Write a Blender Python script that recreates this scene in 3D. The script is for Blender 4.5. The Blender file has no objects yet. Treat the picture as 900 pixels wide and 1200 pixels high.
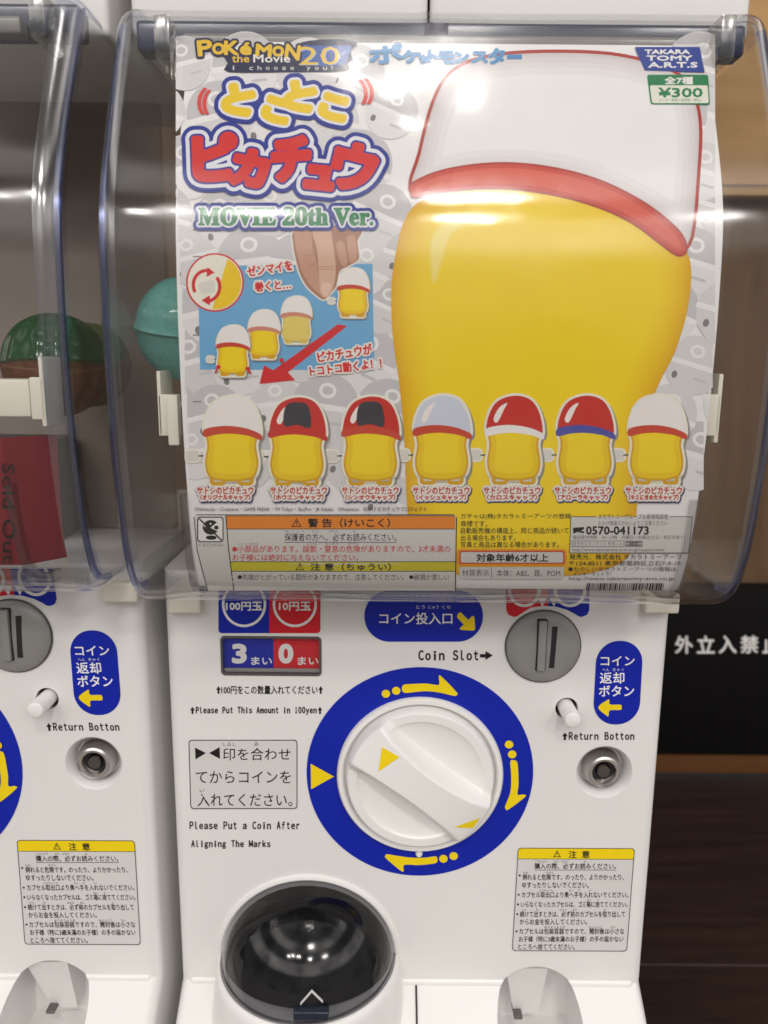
import bpy, bmesh, math, random
import numpy as np
from mathutils import Matrix, Vector
random.seed(4)
S = bpy.context.scene
COL = S.collection
R_ = math.radians

# ------------------------------------------------------------------ camera
FPX, PITCH, ROLL, CAMY = 900.0, R_(10.7), R_(0.5), -0.42      # eye level is z = 0, panel of the machine is y = 0
ROT = Matrix.Rotation(math.pi/2 - PITCH, 4, 'X') @ Matrix.Rotation(ROLL, 4, 'Z')
cam_d = bpy.data.cameras.new('camera'); cam = bpy.data.objects.new('camera', cam_d); COL.objects.link(cam)
cam.matrix_world = Matrix.Translation((0, CAMY, 0)) @ ROT
cam_d.sensor_fit = 'VERTICAL'; cam_d.sensor_height = 36.0; cam_d.lens = 27.0
cam_d.clip_start = 0.01; cam_d.clip_end = 50
cam_d.dof.use_dof = True; cam_d.dof.focus_distance = 0.40; cam_d.dof.aperture_fstop = 11.0
S.camera = cam

# ------------------------------------------------------------------ world and lamps (a shop interior)
W = bpy.data.worlds.new('World'); S.world = W; W.use_nodes = True
wt = W.node_tree; wt.nodes.clear()
wo = wt.nodes.new('ShaderNodeOutputWorld'); wb = wt.nodes.new('ShaderNodeBackground')
tc = wt.nodes.new('ShaderNodeTexCoord'); sx = wt.nodes.new('ShaderNodeSeparateXYZ'); rp = wt.nodes.new('ShaderNodeValToRGB')
mp = wt.nodes.new('ShaderNodeMapRange'); mp.inputs[1].default_value = -1; mp.inputs[2].default_value = 1
wt.links.new(tc.outputs['Generated'], sx.inputs[0]); wt.links.new(sx.outputs['Z'], mp.inputs[0])
nz = wt.nodes.new('ShaderNodeTexNoise'); nz.inputs['Scale'].default_value = 3.2; nz.inputs['Detail'].default_value = 3; wt.links.new(tc.outputs['Generated'], nz.inputs['Vector'])
nm = wt.nodes.new('ShaderNodeMapRange'); nm.inputs[1].default_value = .32; nm.inputs[2].default_value = .68; nm.inputs[3].default_value = .30; nm.inputs[4].default_value = 1.70; wt.links.new(nz.outputs[0], nm.inputs[0])
wv = wt.nodes.new('ShaderNodeVectorMath'); wv.operation = 'MULTIPLY'; wt.links.new(nm.outputs[0], wv.inputs[1])
wt.links.new(mp.outputs[0], rp.inputs[0]); wt.links.new(rp.outputs[0], wv.inputs[0]); wt.links.new(wv.outputs[0], wb.inputs[0]); wt.links.new(wb.outputs[0], wo.inputs[0])
cr = rp.color_ramp
cr.elements[0].position = 0.0; cr.elements[0].color = (0.15, 0.14, 0.13, 1)
cr.elements[1].position = 1.0; cr.elements[1].color = (0.45, 0.43, 0.41, 1)
for p, g in ((0.42, .17), (0.56, .20), (0.625, .16), (0.66, 1.6), (0.735, 1.4), (0.765, .18), (0.83, .20), (0.85, 1.35), (0.885, 1.2), (0.91, .35)):
    c = (g, g*.958, g*.925, 1)
    e = cr.elements.new(p); e.color = c
wb.inputs[1].default_value = 1.0
def lamp(name, loc, target, size, size_y, power, shape='RECTANGLE', col=(1, 0.955, 0.915)):
    l = bpy.data.lights.new(name, 'AREA'); l.shape = shape; l.size = size; l.energy = power; l.color = col
    if shape in ('RECTANGLE', 'ELLIPSE'): l.size_y = size_y
    o = bpy.data.objects.new(name, l); COL.objects.link(o); o.location = loc
    o.rotation_euler = (Vector(target) - Vector(loc)).to_track_quat('-Z', 'Y').to_euler()
    return o
for x, y, w, d, e in ((-1.30, -2.6, .22, .09, 5.5), (-0.95, -2.55, .24, .10, 6.5), (-0.52, -2.62, .26, .24, 6), (0.28, -1.75, .30, .26, 9), (0.36, -2.9, .22, .20, 10), (1.5, -2.6, .4, .2, 12), (0.06, -0.60, .35, .10, 0.5)):
    lamp('ceiling_strip_light', (x, y, 1.75), (x*.8, y*.8, -1), w, d, e)
for x, y in ((-0.10, -0.52), (0.02, -0.62), (0.12, -0.54), (0.20, -0.66), (0.06, -0.78)):
    lamp('ceiling_spot_light', (x, y, 1.7), (x*0.3, -0.1, -0.3), 0.05, 0.05, 0.16, 'DISK')

S.render.engine = 'CYCLES'
S.cycles.use_denoising = True
S.cycles.max_bounces = 14; S.cycles.transparent_max_bounces = 40; S.cycles.glossy_bounces = 6
S.cycles.caustics_reflective = False; S.cycles.caustics_refractive = False
S.view_settings.view_transform = 'Standard'; S.view_settings.look = 'None'
S.view_settings.exposure = 0.40; S.view_settings.gamma = 1.0

# ------------------------------------------------------------------ materials
def lin(c): return tuple(((v/255)/12.92 if v/255 <= .04045 else ((v/255+.055)/1.055)**2.4) for v in c)
MATS = {}
def mat(name, rgb, rough=0.4, metal=0.0, spec=0.5, var=0.04, scale=60, bump=0.0, coat=0.0):
    if name in MATS: return MATS[name]
    m = bpy.data.materials.new(name); m.use_nodes = True; t = m.node_tree; b = t.nodes['Principled BSDF']
    b.inputs['Roughness'].default_value = rough; b.inputs['Metallic'].default_value = metal
    b.inputs['Specular IOR Level'].default_value = spec; b.inputs['Coat Weight'].default_value = coat
    co = t.nodes.new('ShaderNodeTexCoord'); n = t.nodes.new('ShaderNodeTexNoise'); n.inputs['Scale'].default_value = scale
    n.inputs['Detail'].default_value = 4
    t.links.new(co.outputs['Object'], n.inputs['Vector'])
    r = t.nodes.new('ShaderNodeMapRange'); r.inputs[3].default_value = 1-var; r.inputs[4].default_value = 1+var
    t.links.new(n.outputs[0], r.inputs[0])
    mx = t.nodes.new('ShaderNodeVectorMath'); mx.operation = 'MULTIPLY'; mx.inputs[0].default_value = rgb
    t.links.new(r.outputs[0], mx.inputs[1]); t.links.new(mx.outputs[0], b.inputs['Base Color'])
    r2 = t.nodes.new('ShaderNodeMapRange'); r2.inputs[3].default_value = max(0, rough-.06); r2.inputs[4].default_value = rough+.06
    t.links.new(n.outputs[0], r2.inputs[0]); t.links.new(r2.outputs[0], b.inputs['Roughness'])
    if bump:
        n2 = t.nodes.new('ShaderNodeTexNoise'); n2.inputs['Scale'].default_value = scale*8
        t.links.new(co.outputs['Object'], n2.inputs['Vector'])
        bp = t.nodes.new('ShaderNodeBump'); bp.inputs['Strength'].default_value = bump; bp.inputs['Distance'].default_value = 0.0005
        t.links.new(n2.outputs[0], bp.inputs['Height']); t.links.new(bp.outputs[0], b.inputs['Normal'])
    MATS[name] = m; return m
def ink(name, rgb8, rough=0.42): return mat('ink_'+name, lin(rgb8), rough, spec=0.35, var=0.03, scale=90)
def clear(name, tint, rough=0.03, f0=0.04, bump=0.0, bscale=30, gtint=(1, 1, 1), extra=0.0, stretch=(1, 1, 1), smudge=0.0):
    """thin clear plastic: see-through with a Schlick reflection"""
    m = bpy.data.materials.new(name); m.use_nodes = True; t = m.node_tree; t.nodes.clear()
    o = t.nodes.new('ShaderNodeOutputMaterial'); mx = t.nodes.new('ShaderNodeMixShader')
    tr = t.nodes.new('ShaderNodeBsdfTransparent'); tr.inputs[0].default_value = (*tint, 1)
    g = t.nodes.new('ShaderNodeBsdfGlossy'); g.inputs['Roughness'].default_value = rough; g.inputs[0].default_value = (*gtint, 1)
    lw = t.nodes.new('ShaderNodeLayerWeight'); lw.inputs[0].default_value = 0.5
    pw = t.nodes.new('ShaderNodeMath'); pw.operation = 'POWER'; pw.inputs[1].default_value = 5
    ma = t.nodes.new('ShaderNodeMath'); ma.operation = 'MULTIPLY_ADD'; ma.inputs[1].default_value = 1-f0; ma.inputs[2].default_value = f0 + extra
    ma.use_clamp = True
    t.links.new(lw.outputs['Facing'], pw.inputs[0]); t.links.new(pw.outputs[0], ma.inputs[0])
    t.links.new(ma.outputs[0], mx.inputs[0]); t.links.new(tr.outputs[0], mx.inputs[1]); t.links.new(g.outputs[0], mx.inputs[2])
    t.links.new(mx.outputs[0], o.inputs[0])
    if smudge:
        c2 = t.nodes.new('ShaderNodeTexCoord'); n2 = t.nodes.new('ShaderNodeTexNoise'); n2.inputs['Scale'].default_value = 26; n2.inputs['Detail'].default_value = 7; n2.inputs['Roughness'].default_value = .7
        r2 = t.nodes.new('ShaderNodeMapRange'); r2.inputs[1].default_value = .35; r2.inputs[2].default_value = .7; r2.inputs[3].default_value = rough*.6; r2.inputs[4].default_value = rough+smudge
        t.links.new(c2.outputs['Object'], n2.inputs['Vector']); t.links.new(n2.outputs[0], r2.inputs[0]); t.links.new(r2.outputs[0], g.inputs['Roughness'])
    if bump:
        co = t.nodes.new('ShaderNodeTexCoord'); mpn = t.nodes.new('ShaderNodeMapping'); mpn.inputs['Scale'].default_value = stretch
        n = t.nodes.new('ShaderNodeTexNoise'); n.inputs['Scale'].default_value = bscale; n.inputs['Detail'].default_value = 3
        bp = t.nodes.new('ShaderNodeBump'); bp.inputs['Strength'].default_value = bump; bp.inputs['Distance'].default_value = 0.002
        t.links.new(co.outputs['Object'], mpn.inputs[0]); t.links.new(mpn.outputs[0], n.inputs['Vector'])
        t.links.new(n.outputs[0], bp.inputs['Height']); t.links.new(bp.outputs[0], g.inputs['Normal'])
    return m
def tinted(name, rgb, opac=0.45, rough=0.12):
    """coloured translucent capsule plastic"""
    m = bpy.data.materials.new(name); m.use_nodes = True; t = m.node_tree; b = t.nodes['Principled BSDF']
    b.inputs['Base Color'].default_value = (*rgb, 1); b.inputs['Roughness'].default_value = rough
    o = t.nodes['Material Output']; mx = t.nodes.new('ShaderNodeMixShader'); tr = t.nodes.new('ShaderNodeBsdfTransparent')
    tr.inputs[0].default_value = (*[min(1, .35+v) for v in rgb], 1)
    n = t.nodes.new('ShaderNodeTexNoise'); n.inputs['Scale'].default_value = 25
    r = t.nodes.new('ShaderNodeMapRange'); r.inputs[3].default_value = opac-.15; r.inputs[4].default_value = opac+.15
    t.links.new(n.outputs[0], r.inputs[0]); t.links.new(r.outputs[0], mx.inputs[0])
    t.links.new(tr.outputs[0], mx.inputs[1]); t.links.new(b.outputs[0], mx.inputs[2]); t.links.new(mx.outputs[0], o.inputs[0])
    return m
WHITE = mat('white_abs_plastic', (0.80, 0.786, 0.772), 0.30, spec=0.5, var=0.045, scale=9, bump=0.03)
WHITE2 = mat('bright_white_plastic', (0.84, 0.83, 0.815), 0.24, spec=0.5, var=0.015, scale=20)
IVORY = mat('ivory_plastic', (0.80, 0.76, 0.66), 0.35, var=0.03, scale=40)
GREY = mat('grey_slot_plastic', (0.27, 0.265, 0.26), 0.33, var=0.03, scale=50, bump=0.05)
DARK = mat('dark_recess', (0.012, 0.012, 0.014), 0.6)
CHROME = mat('chrome', (0.72, 0.70, 0.68), 0.24, metal=1.0, var=0.05)
STEEL = mat('lock_core_steel', (0.20, 0.19, 0.18), 0.25, metal=1.0, var=0.05)
PAPER = ink('paper', (244, 242, 243), 0.5)
BLUE = ink('blue', (3, 32, 166), 0.5); RED = ink('red', (214, 30, 44), 0.35); YEL = ink('yellow', (244, 214, 20), 0.35)
BLACK = ink('black', (24, 24, 26)); INKW = ink('white', (240, 238, 236)); LABEL = ink('label_grey', (216, 214, 212))
CLEAR = clear('clear_cover_plastic', (0.965, 0.965, 0.96), 0.075, 0.024, bump=0.12, bscale=14, smudge=.16)
EDGE = clear('cover_edge_plastic', (0.80, 0.82, 0.90), 0.16, 0.07, extra=.07, bump=0.1, bscale=40, stretch=(1, 1, .3))
RIB = clear('rib_plastic', (0.80, 0.80, 0.81), 0.08, 0.07)
SLEEVE = clear('sleeve_film', (0.985, 0.985, 0.985), 0.09, 0.018, bump=0.4, bscale=22)
SMOKE = clear('smoked_visor', (0.44, 0.445, 0.46), 0.10, 0.036, smudge=.05)

# ------------------------------------------------------------------ object helpers
ORG = Vector((0, 0, 0))
def mk(name, V, F, mats, parent=None, mi=None, smooth=True, angle=40):
    me = bpy.data.meshes.new(name)
    V = [tuple(Vector(v) - ORG) for v in V]
    me.from_pydata(V, [], F)
    for m in (mats if isinstance(mats, (list, tuple)) else [mats]): me.materials.append(m)
    if mi is not None: me.polygons.foreach_set('material_index', mi)
    me.update()
    if smooth:
        me.polygons.foreach_set('use_smooth', [True]*len(me.polygons)); me.set_sharp_from_angle(angle=R_(angle))
    o = bpy.data.objects.new(name, me); COL.objects.link(o); o.parent = parent
    if parent is None: o.location = ORG
    return o
def mkbm(name, bm, mats, parent=None, smooth=True, angle=40):
    bm.normal_update()
    V = [v.co.copy() for v in bm.verts]; bm.verts.index_update()
    F = [[v.index for v in f.verts] for f in bm.faces]; bm.free()
    return mk(name, V, F, mats, parent, smooth=smooth, angle=angle)
def empty(name, loc, label=None, cat=None, group=None):
    global ORG
    o = bpy.data.objects.new(name, None); COL.objects.link(o); o.location = loc; o.empty_display_size = 0.05
    ORG = Vector(loc)
    tag(o, label, cat, group); return o
def tag(o, label=None, cat=None, group=None, kind=None):
    for k, v in (('label', label), ('category', cat), ('group', group), ('kind', kind)):
        if v: o[k] = v
    return o
def bm_box(bm, x0, x1, y0, y1, z0, z1, bev=0.0, seg=3):
    g = bmesh.ops.create_cube(bm, size=1.0)['verts']
    for v in g: v.co = Vector(((x0+x1)/2 + v.co.x*(x1-x0), (y0+y1)/2 + v.co.y*(y1-y0), (z0+z1)/2 + v.co.z*(z1-z0)))
    if bev:
        es = list({e for v in g for e in v.link_edges})
        bmesh.ops.bevel(bm, geom=es, offset=bev, segments=seg, affect='EDGES', profile=0.6)
def box(name, x0, x1, y0, y1, z0, z1, m, parent=None, bev=0.0, seg=3):
    bm = bmesh.new(); bm_box(bm, x0, x1, y0, y1, z0, z1, bev, seg); return mkbm(name, bm, m, parent)
def lathe(prof, c, axis='Y', n=64, a0=0.0, a1=2*math.pi, close=True):
    """prof: (radius, height) list; axis Y: height runs towards the viewer (-Y); axis Z: height is up"""
    V, F = [], []; full = close and abs(a1-a0-2*math.pi) < 1e-6; k = n if full else n+1
    for r, h in prof:
        for i in range(k):
            a = a0 + (a1-a0)*i/n
            V.append((c[0]+r*math.cos(a), c[1]-h, c[2]+r*math.sin(a)) if axis == 'Y' else (c[0]+r*math.cos(a), c[1]+r*math.sin(a), c[2]+h))
    for j in range(len(prof)-1):
        for i in range(n if full else n):
            i2 = (i+1) % k
            F.append((j*k+i, j*k+i2, (j+1)*k+i2, (j+1)*k+i))
    return V, F
def cut(o, cutters):
    """carve recesses into o with boolean differences, then drop the cutters"""
    for c in cutters:
        md = o.modifiers.new('cut', 'BOOLEAN'); md.operation = 'DIFFERENCE'; md.object = c; md.solver = 'EXACT'
    bpy.context.view_layer.update()
    dg = bpy.context.evaluated_depsgraph_get()
    me = bpy.data.meshes.new_from_object(o.evaluated_get(dg)); o.modifiers.clear()
    old = o.data; o.data = me; me.name = old.name
    me.polygons.foreach_set('use_smooth', [True]*len(me.polygons)); me.set_sharp_from_angle(angle=R_(35))
    for c in cutters: bpy.data.objects.remove(c, do_unlink=True)

# ------------------------------------------------------------------ surfaces: where a picture position falls on a real surface
R3 = np.array(ROT.to_3x3())
def rays(px, py):
    d = np.stack([(np.asarray(px, float)-450)/FPX, -(np.asarray(py, float)-600)/FPX, -np.ones_like(np.asarray(px, float))], -1)
    return d @ R3.T
class Surf:
    """a sheet that is straight along X with the profile (y, z) listed from top to bottom"""
    def __init__(s, prof):
        p = np.array(prof, float); s.p = p
        t = np.gradient(p, axis=0); t /= np.linalg.norm(t, axis=1)[:, None]
        s.n = np.stack([t[:, 1], -t[:, 0]], 1)           # normal towards the viewer (-y)
        if s.n[len(p)//2, 0] > 0: s.n = -s.n
    def map(s, px, py, off=0.0):
        d = rays(px, py); q = s.p + s.n*off if np.ndim(off) == 0 else None
        m = q[:, 1]/(q[:, 0]-CAMY); rm = d[:, 2]/d[:, 1]
        o = np.argsort(m); Y = np.interp(rm, m[o], q[o, 0])
        t = (Y-CAMY)/d[:, 1]
        return np.stack([t*d[:, 0], Y, t*d[:, 2]], 1)
PANEL = Surf([(0, .5), (0, .1), (0, -.3), (0, -.7)])
def pp(px, py, Y=0.0):
    d = rays([px], [py])[0]; t = (Y-CAMY)/d[1]; return Vector((t*d[0], Y, t*d[2]))

# ------------------------------------------------------------------ flat printing: text, outlines, shapes
TXT = {}
def text_mesh(s, bold=0.0, fill=True, res=3):
    k = (s, bold, fill, res)
    if k in TXT: return TXT[k]
    c = bpy.data.curves.new('t', 'FONT'); c.body = s; c.offset = bold; c.resolution_u = res
    if not fill: c.fill_mode = 'NONE'
    o = bpy.data.objects.new('t', c); COL.objects.link(o); bpy.context.view_layer.update()
    dg = bpy.context.evaluated_depsgraph_get(); oe = o.evaluated_get(dg); m = oe.to_mesh()
    V = np.array([v.co[:2] for v in m.vertices]); F = [tuple(p.vertices) for p in m.polygons]; E = np.array([tuple(e.vertices) for e in m.edges])
    oe.to_mesh_clear(); bpy.data.objects.remove(o); bpy.data.curves.remove(c)
    lo, hi = V.min(0), V.max(0); V = (V-lo)/(hi-lo); V[:, 1] = 1-V[:, 1]          # unit box, y down
    TXT[k] = (V, F, E, (hi-lo)); return TXT[k]
def rrect(x0, y0, x1, y1, r, n=6):
    P = []
    for cx, cy, a in ((x1-r, y0+r, -90), (x1-r, y1-r, 0), (x0+r, y1-r, 90), (x0+r, y0+r, 180)):
        for i in range(n+1):
            t = R_(a + 90*i/n); P.append((cx+r*math.cos(t), cy+r*math.sin(t)))
    return P
def ell(cx, cy, rx, ry, n=40, a0=0, a1=360, rot=0):
    c, s = math.cos(R_(rot)), math.sin(R_(rot)); P = []
    full = abs(a1-a0) >= 360
    for i in range(n if full else n+1):
        t = R_(a0+(a1-a0)*i/n); x, y = rx*math.cos(t), ry*math.sin(t); P.append((cx+x*c-y*s, cy+x*s+y*c))
    return P
def smooth_poly(pts, n=6):
    P = []; k = len(pts); A = np.array(pts, float)
    for i in range(k):
        p0, p1, p2, p3 = A[i-1], A[i], A[(i+1) % k], A[(i+2) % k]
        for j in range(n):
            t = j/n; P.append(tuple(0.5*((2*p1)+(-p0+p2)*t+(2*p0-5*p1+4*p2-p3)*t*t+(-p0+3*p1-3*p2+p3)*t**3)))
    return P
def quad_map(V, q):
    """unit box -> quad (tl, tr, br, bl)"""
    q = np.array(q, float); u, v = V[:, :1], V[:, 1:]
    return (1-u)*(1-v)*q[0] + u*(1-v)*q[1] + u*v*q[2] + (1-u)*v*q[3]
class Print:
    def __init__(s, surf, base=0.00025, step=0.00005, ystep=0):
        s.surf, s.base, s.step, s.ystep = surf, base, step, ystep
        s.V, s.L, s.F, s.M, s.mats, s.n, s.clip = [], [], [], [], [], 0, None
    def raw(s, V, F, m, layer):
        if len(F) == 0: return
        if m not in s.mats: s.mats.append(m)
        i = s.mats.index(m); V = np.asarray(V, float)
        s.V.append(V); s.L.append(np.full(len(V), layer)); s.F += [tuple(a+s.n for a in f) for f in F]; s.M += [i]*len(F); s.n += len(V)
    def faces(s, V, F, m, layer, ys=None):
        ys = s.ystep if ys is None else ys
        V = np.asarray(V, float); h = V[:, 1].max()-V[:, 1].min()
        bm = bmesh.new(); vs = [bm.verts.new((*v, 0)) for v in V]
        for f in F:
            try: bm.faces.new([vs[i] for i in f])
            except ValueError: pass
        bm.normal_update(); bmesh.ops.triangulate(bm, faces=bm.faces[:])
        if s.clip:
            for x, sg in ((s.clip[0], -1), (s.clip[1], 1)):
                bmesh.ops.bisect_plane(bm, geom=bm.verts[:]+bm.edges[:]+bm.faces[:], plane_co=(x, 0, 0), plane_no=(sg, 0, 0), dist=1e-4, clear_outer=True)
            if not bm.faces: bm.free(); return
            V = np.array([v.co[:2] for v in bm.verts]); h = V[:, 1].max()-V[:, 1].min()
        if ys and h > ys*1.4:
            k = max(1, int(h/ys))
            for j in range(1, k):
                bmesh.ops.bisect_plane(bm, geom=bm.verts[:]+bm.edges[:]+bm.faces[:], plane_co=(0, V[:, 1].min()+h*j/k, 0), plane_no=(0, 1, 0), dist=1e-4)
        bm.verts.index_update()
        s.raw([v.co[:2] for v in bm.verts], [[v.index for v in f.verts] for f in bm.faces], m, layer); bm.free()
    def poly(s, pts, m, layer, ys=None): s.faces(pts, [list(range(len(pts)))], m, layer, ys)
    def ring(s, outer, inner, m, layer):
        k = len(outer); V = list(outer)+list(inner)
        s.faces(V, [(i, (i+1) % k, k+(i+1) % k, k+i) for i in range(k)], m, layer)
    def frame(s, x0, y0, x1, y1, r, w, m, layer): s.ring(rrect(x0, y0, x1, y1, r), rrect(x0+w, y0+w, x1-w, y1-w, max(.1, r-w)), m, layer)
    def line(s, pts, w, m, layer):
        for a, b in zip(pts[:-1], pts[1:]):
            a, b = np.array(a, float), np.array(b, float); t = b-a; t /= max(1e-6, np.linalg.norm(t)); n = np.array([-t[1], t[0]])*w/2
            s.poly([a+n, b+n, b-n, a-n], m, layer)
    def text(s, txt, x0, x1, y0, y1, m, layer, bold=0.008, q=None, res=2):
        h = y1-y0
        if bold > 0 and h >= 6.5:
            s.sdf(word(txt, x0, x1, y0, y1, q), [(bold*h*1.25, m)], layer, .5 if h > 9 else .38); return
        V, F, E, d = text_mesh(txt, 0.0, True, res)
        s.faces(quad_map(V, q or ((x0, y0), (x1, y0), (x1, y1), (x0, y1))), F, m, layer, s.ystep if (y1-y0) > 12 else 0)
    def sdf(s, segs, levels, layer, step=0.7):
        """levels: (distance, material) from the widest to the tightest, each one step above the last"""
        segs = np.asarray(segs, float); mx = max(l for l, _ in levels)+step*2
        x0, y0 = segs.reshape(-1, 2).min(0)-mx; x1, y1 = segs.reshape(-1, 2).max(0)+mx
        xs = np.arange(x0, x1+step, step); ys = np.arange(y0, y1+step, step)
        X, Y = np.meshgrid(xs, ys); Pn = np.stack([X.ravel(), Y.ravel()], 1); sd = np.empty(len(Pn))
        A, B = segs[:, 0], segs[:, 1]; AB = B-A; L2 = (AB**2).sum(1)+1e-12
        for i in range(0, len(Pn), 3000):
            q = Pn[i:i+3000, None, :]
            t = np.clip(((q-A)*AB).sum(-1)/L2, 0, 1)
            d = np.sqrt((((A+t[..., None]*AB)-q)**2).sum(-1)).min(1)
            c = ((A[:, 1] > q[..., 1]) != (B[:, 1] > q[..., 1]))
            xi = A[:, 0] + (q[..., 1]-A[:, 1])/np.where(np.abs(AB[:, 1]) < 1e-12, 1e-12, AB[:, 1])*AB[:, 0]
            ins = ((c & (xi > q[..., 0])).sum(1) % 2) == 1
            sd[i:i+3000] = np.where(ins, -d, d)
        sd = sd.reshape(X.shape)
        for k, (lv, m) in enumerate(levels): s.level(xs, ys, sd-lv, m, layer+k)
    def level(s, xs, ys, f, m, layer):
        ny, nx = f.shape; ins = f < 0; idx = {}; V, F = [], []
        def vert(key, p):
            if key not in idx: idx[key] = len(V); V.append(p)
            return idx[key]
        cnt = ins[:-1, :-1].astype(int)+ins[1:, :-1]+ins[:-1, 1:]+ins[1:, 1:]
        for j, i in zip(*np.nonzero(cnt)):
            C = ((j, i), (j, i+1), (j+1, i+1), (j+1, i)); P = []
            for a in range(4):
                p, q = C[a], C[(a+1) % 4]; fp, fq = f[p], f[q]
                if fp < 0: P.append(vert(p, (xs[p[1]], ys[p[0]])))
                if (fp < 0) != (fq < 0):
                    t = fp/(fp-fq); k = (min(p, q), max(p, q))
                    P.append(vert(k, (xs[p[1]]+t*(xs[q[1]]-xs[p[1]]), ys[p[0]]+t*(ys[q[0]]-ys[p[0]]))))
            if len(P) > 2: F.append(P)
        if F: s.raw(V, F, m, layer)
    def build(s, name, parent, smooth=False):
        V = np.concatenate(s.V); L = np.concatenate(s.L); out = np.empty((len(V), 3))
        for l in np.unique(L):
            k = L == l; out[k] = s.surf.map(V[k, 0], V[k, 1], s.base+s.step*float(l))
        return mk(name, out.tolist(), s.F, s.mats, parent, s.M, smooth=False)
def glyphs(chars):
    """chars: (character, cx, cy, w, h, rotation in degrees, shear) -> outline segments"""
    out = []
    for ch, cx, cy, w, h, rot, sh in chars:
        V, F, E, d = text_mesh(ch, 0.0, False, 4)
        P = (V-.5)*np.array([w, h]); P[:, 0] += -sh*P[:, 1]
        c, s = math.cos(R_(rot)), math.sin(R_(rot)); P = np.stack([P[:, 0]*c-P[:, 1]*s+cx, P[:, 0]*s+P[:, 1]*c+cy], 1)
        out.append(P[E])
    return np.concatenate(out)
def word(txt, x0, x1, y0, y1, q=None):
    V, F, E, d = text_mesh(txt, 0.0, False, 2)
    return quad_map(V, q or ((x0, y0), (x1, y0), (x1, y1), (x0, y1)))[E]
def mono(p, txt, x0, x1, yb, cap, m, layer, lvl=.38):
    """wide, evenly spaced panel lettering; yb is the baseline, cap the capital height"""
    a = (x1-x0)/len(txt); G = []
    for i, ch in enumerate(txt):
        if ch == ' ': continue
        w = a*(.30 if ch in 'iI' else .34 if ch in 'l1' else .52 if ch in 'trf' else .84 if ch in 'mMw' else .70)
        t, b = (1.0, 0) if ch.isupper() or ch.isdigit() or ch in 'bdfhkl' else (.92, 0) if ch in 'ti' else (.70, -.26) if ch in 'gpqy' else (.70, 0)
        G.append((chr(ord(ch)+0xFEE0), x0+a*(i+.5), yb-cap*(t+b)/2, w, cap*(t-b), 0, 0))
    p.sdf(glyphs(G), [(lvl, m)], layer, .42)
def outline(pts):
    A = np.array(pts, float); return np.stack([A, np.roll(A, -1, 0)], 1)
def tilt(cx, cy, w, h, rot):
    c, s = math.cos(R_(rot)), math.sin(R_(rot))
    return [(cx+x*c-y*s, cy+x*s+y*c) for x, y in ((-w/2, -h/2), (w/2, -h/2), (w/2, h/2), (-w/2, h/2))]
UP = "⬆"

# ================================================================== THE SETTING
def wood(name, c0, c1, axis=(1, 14, 14), scale=3.0, rough=0.4, seams=None):
    m = bpy.data.materials.new(name); m.use_nodes = True; t = m.node_tree; b = t.nodes['Principled BSDF']; b.inputs['Roughness'].default_value = rough; b.inputs['Specular IOR Level'].default_value = .22
    co = t.nodes.new('ShaderNodeTexCoord'); mpn = t.nodes.new('ShaderNodeMapping'); mpn.inputs['Scale'].default_value = axis
    n = t.nodes.new('ShaderNodeTexNoise'); n.inputs['Scale'].default_value = scale; n.inputs['Detail'].default_value = 8; n.inputs['Roughness'].default_value = .65
    r = t.nodes.new('ShaderNodeValToRGB'); r.color_ramp.elements[0].position = .3; r.color_ramp.elements[1].position = .72
    r.color_ramp.elements[0].color = (*c0, 1); r.color_ramp.elements[1].color = (*c1, 1)
    t.links.new(co.outputs['Object'], mpn.inputs[0]); t.links.new(mpn.outputs[0], n.inputs['Vector']); t.links.new(n.outputs[0], r.inputs[0])
    t.links.new(r.outputs[0], b.inputs['Base Color'])
    bp = t.nodes.new('ShaderNodeBump'); bp.inputs['Strength'].default_value = .15; t.links.new(n.outputs[0], bp.inputs['Height']); t.links.new(bp.outputs[0], b.inputs['Normal'])
    return m
FZ = -0.70
FLOORW = wood('dark_floor_wood', (0.013, 0.0065, 0.005), (0.042, 0.022, 0.017), (1, 9, 9), 5.0, 0.55)
WALLW = wood('dark_wall_wood', (0.115, 0.066, 0.034), (0.185, 0.112, 0.062), (9, 1, 1), 4.0, 0.45)
LITW = wood('lit_wall_wood', (0.46, 0.26, 0.095), (0.64, 0.385, 0.16), (1, 1, 7), 4.0, 0.4)  # lighter wood for the upper wall, with the golden light put into its colour
TRIM = wood('orange_trim_wood', (0.12, 0.050, 0.020), (0.17, 0.075, 0.03), (1, 10, 10), 5.0, 0.4)
ORG = Vector((0, 0, FZ))
V, F = [], []
y = -3.0; ws = 0.001
edges_y = [-3.0, -1.4, -0.05, 0.3825, 0.83]
for a, b in zip(edges_y[:-1], edges_y[1:]):
    k = len(V); V += [(-3, a+ws, FZ), (3, a+ws, FZ), (3, b-ws, FZ), (-3, b-ws, FZ), (-3, a-ws, FZ-.002), (3, a-ws, FZ-.002), (3, a+ws, FZ-.0001), (-3, a+ws, FZ-.0001)]
    F += [(k, k+1, k+2, k+3), (k+4, k+5, k+6, k+7)]
fl = mk('floor', V, F, [FLOORW, mat('pale_bounce_floor', (.20, .18, .16), .5, scale=5)], None, [1, 1, 1, 1, 0, 0, 0, 0], smooth=False); tag(fl, kind='structure')  # unseen front strip made pale to bounce light up onto the poster

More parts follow.
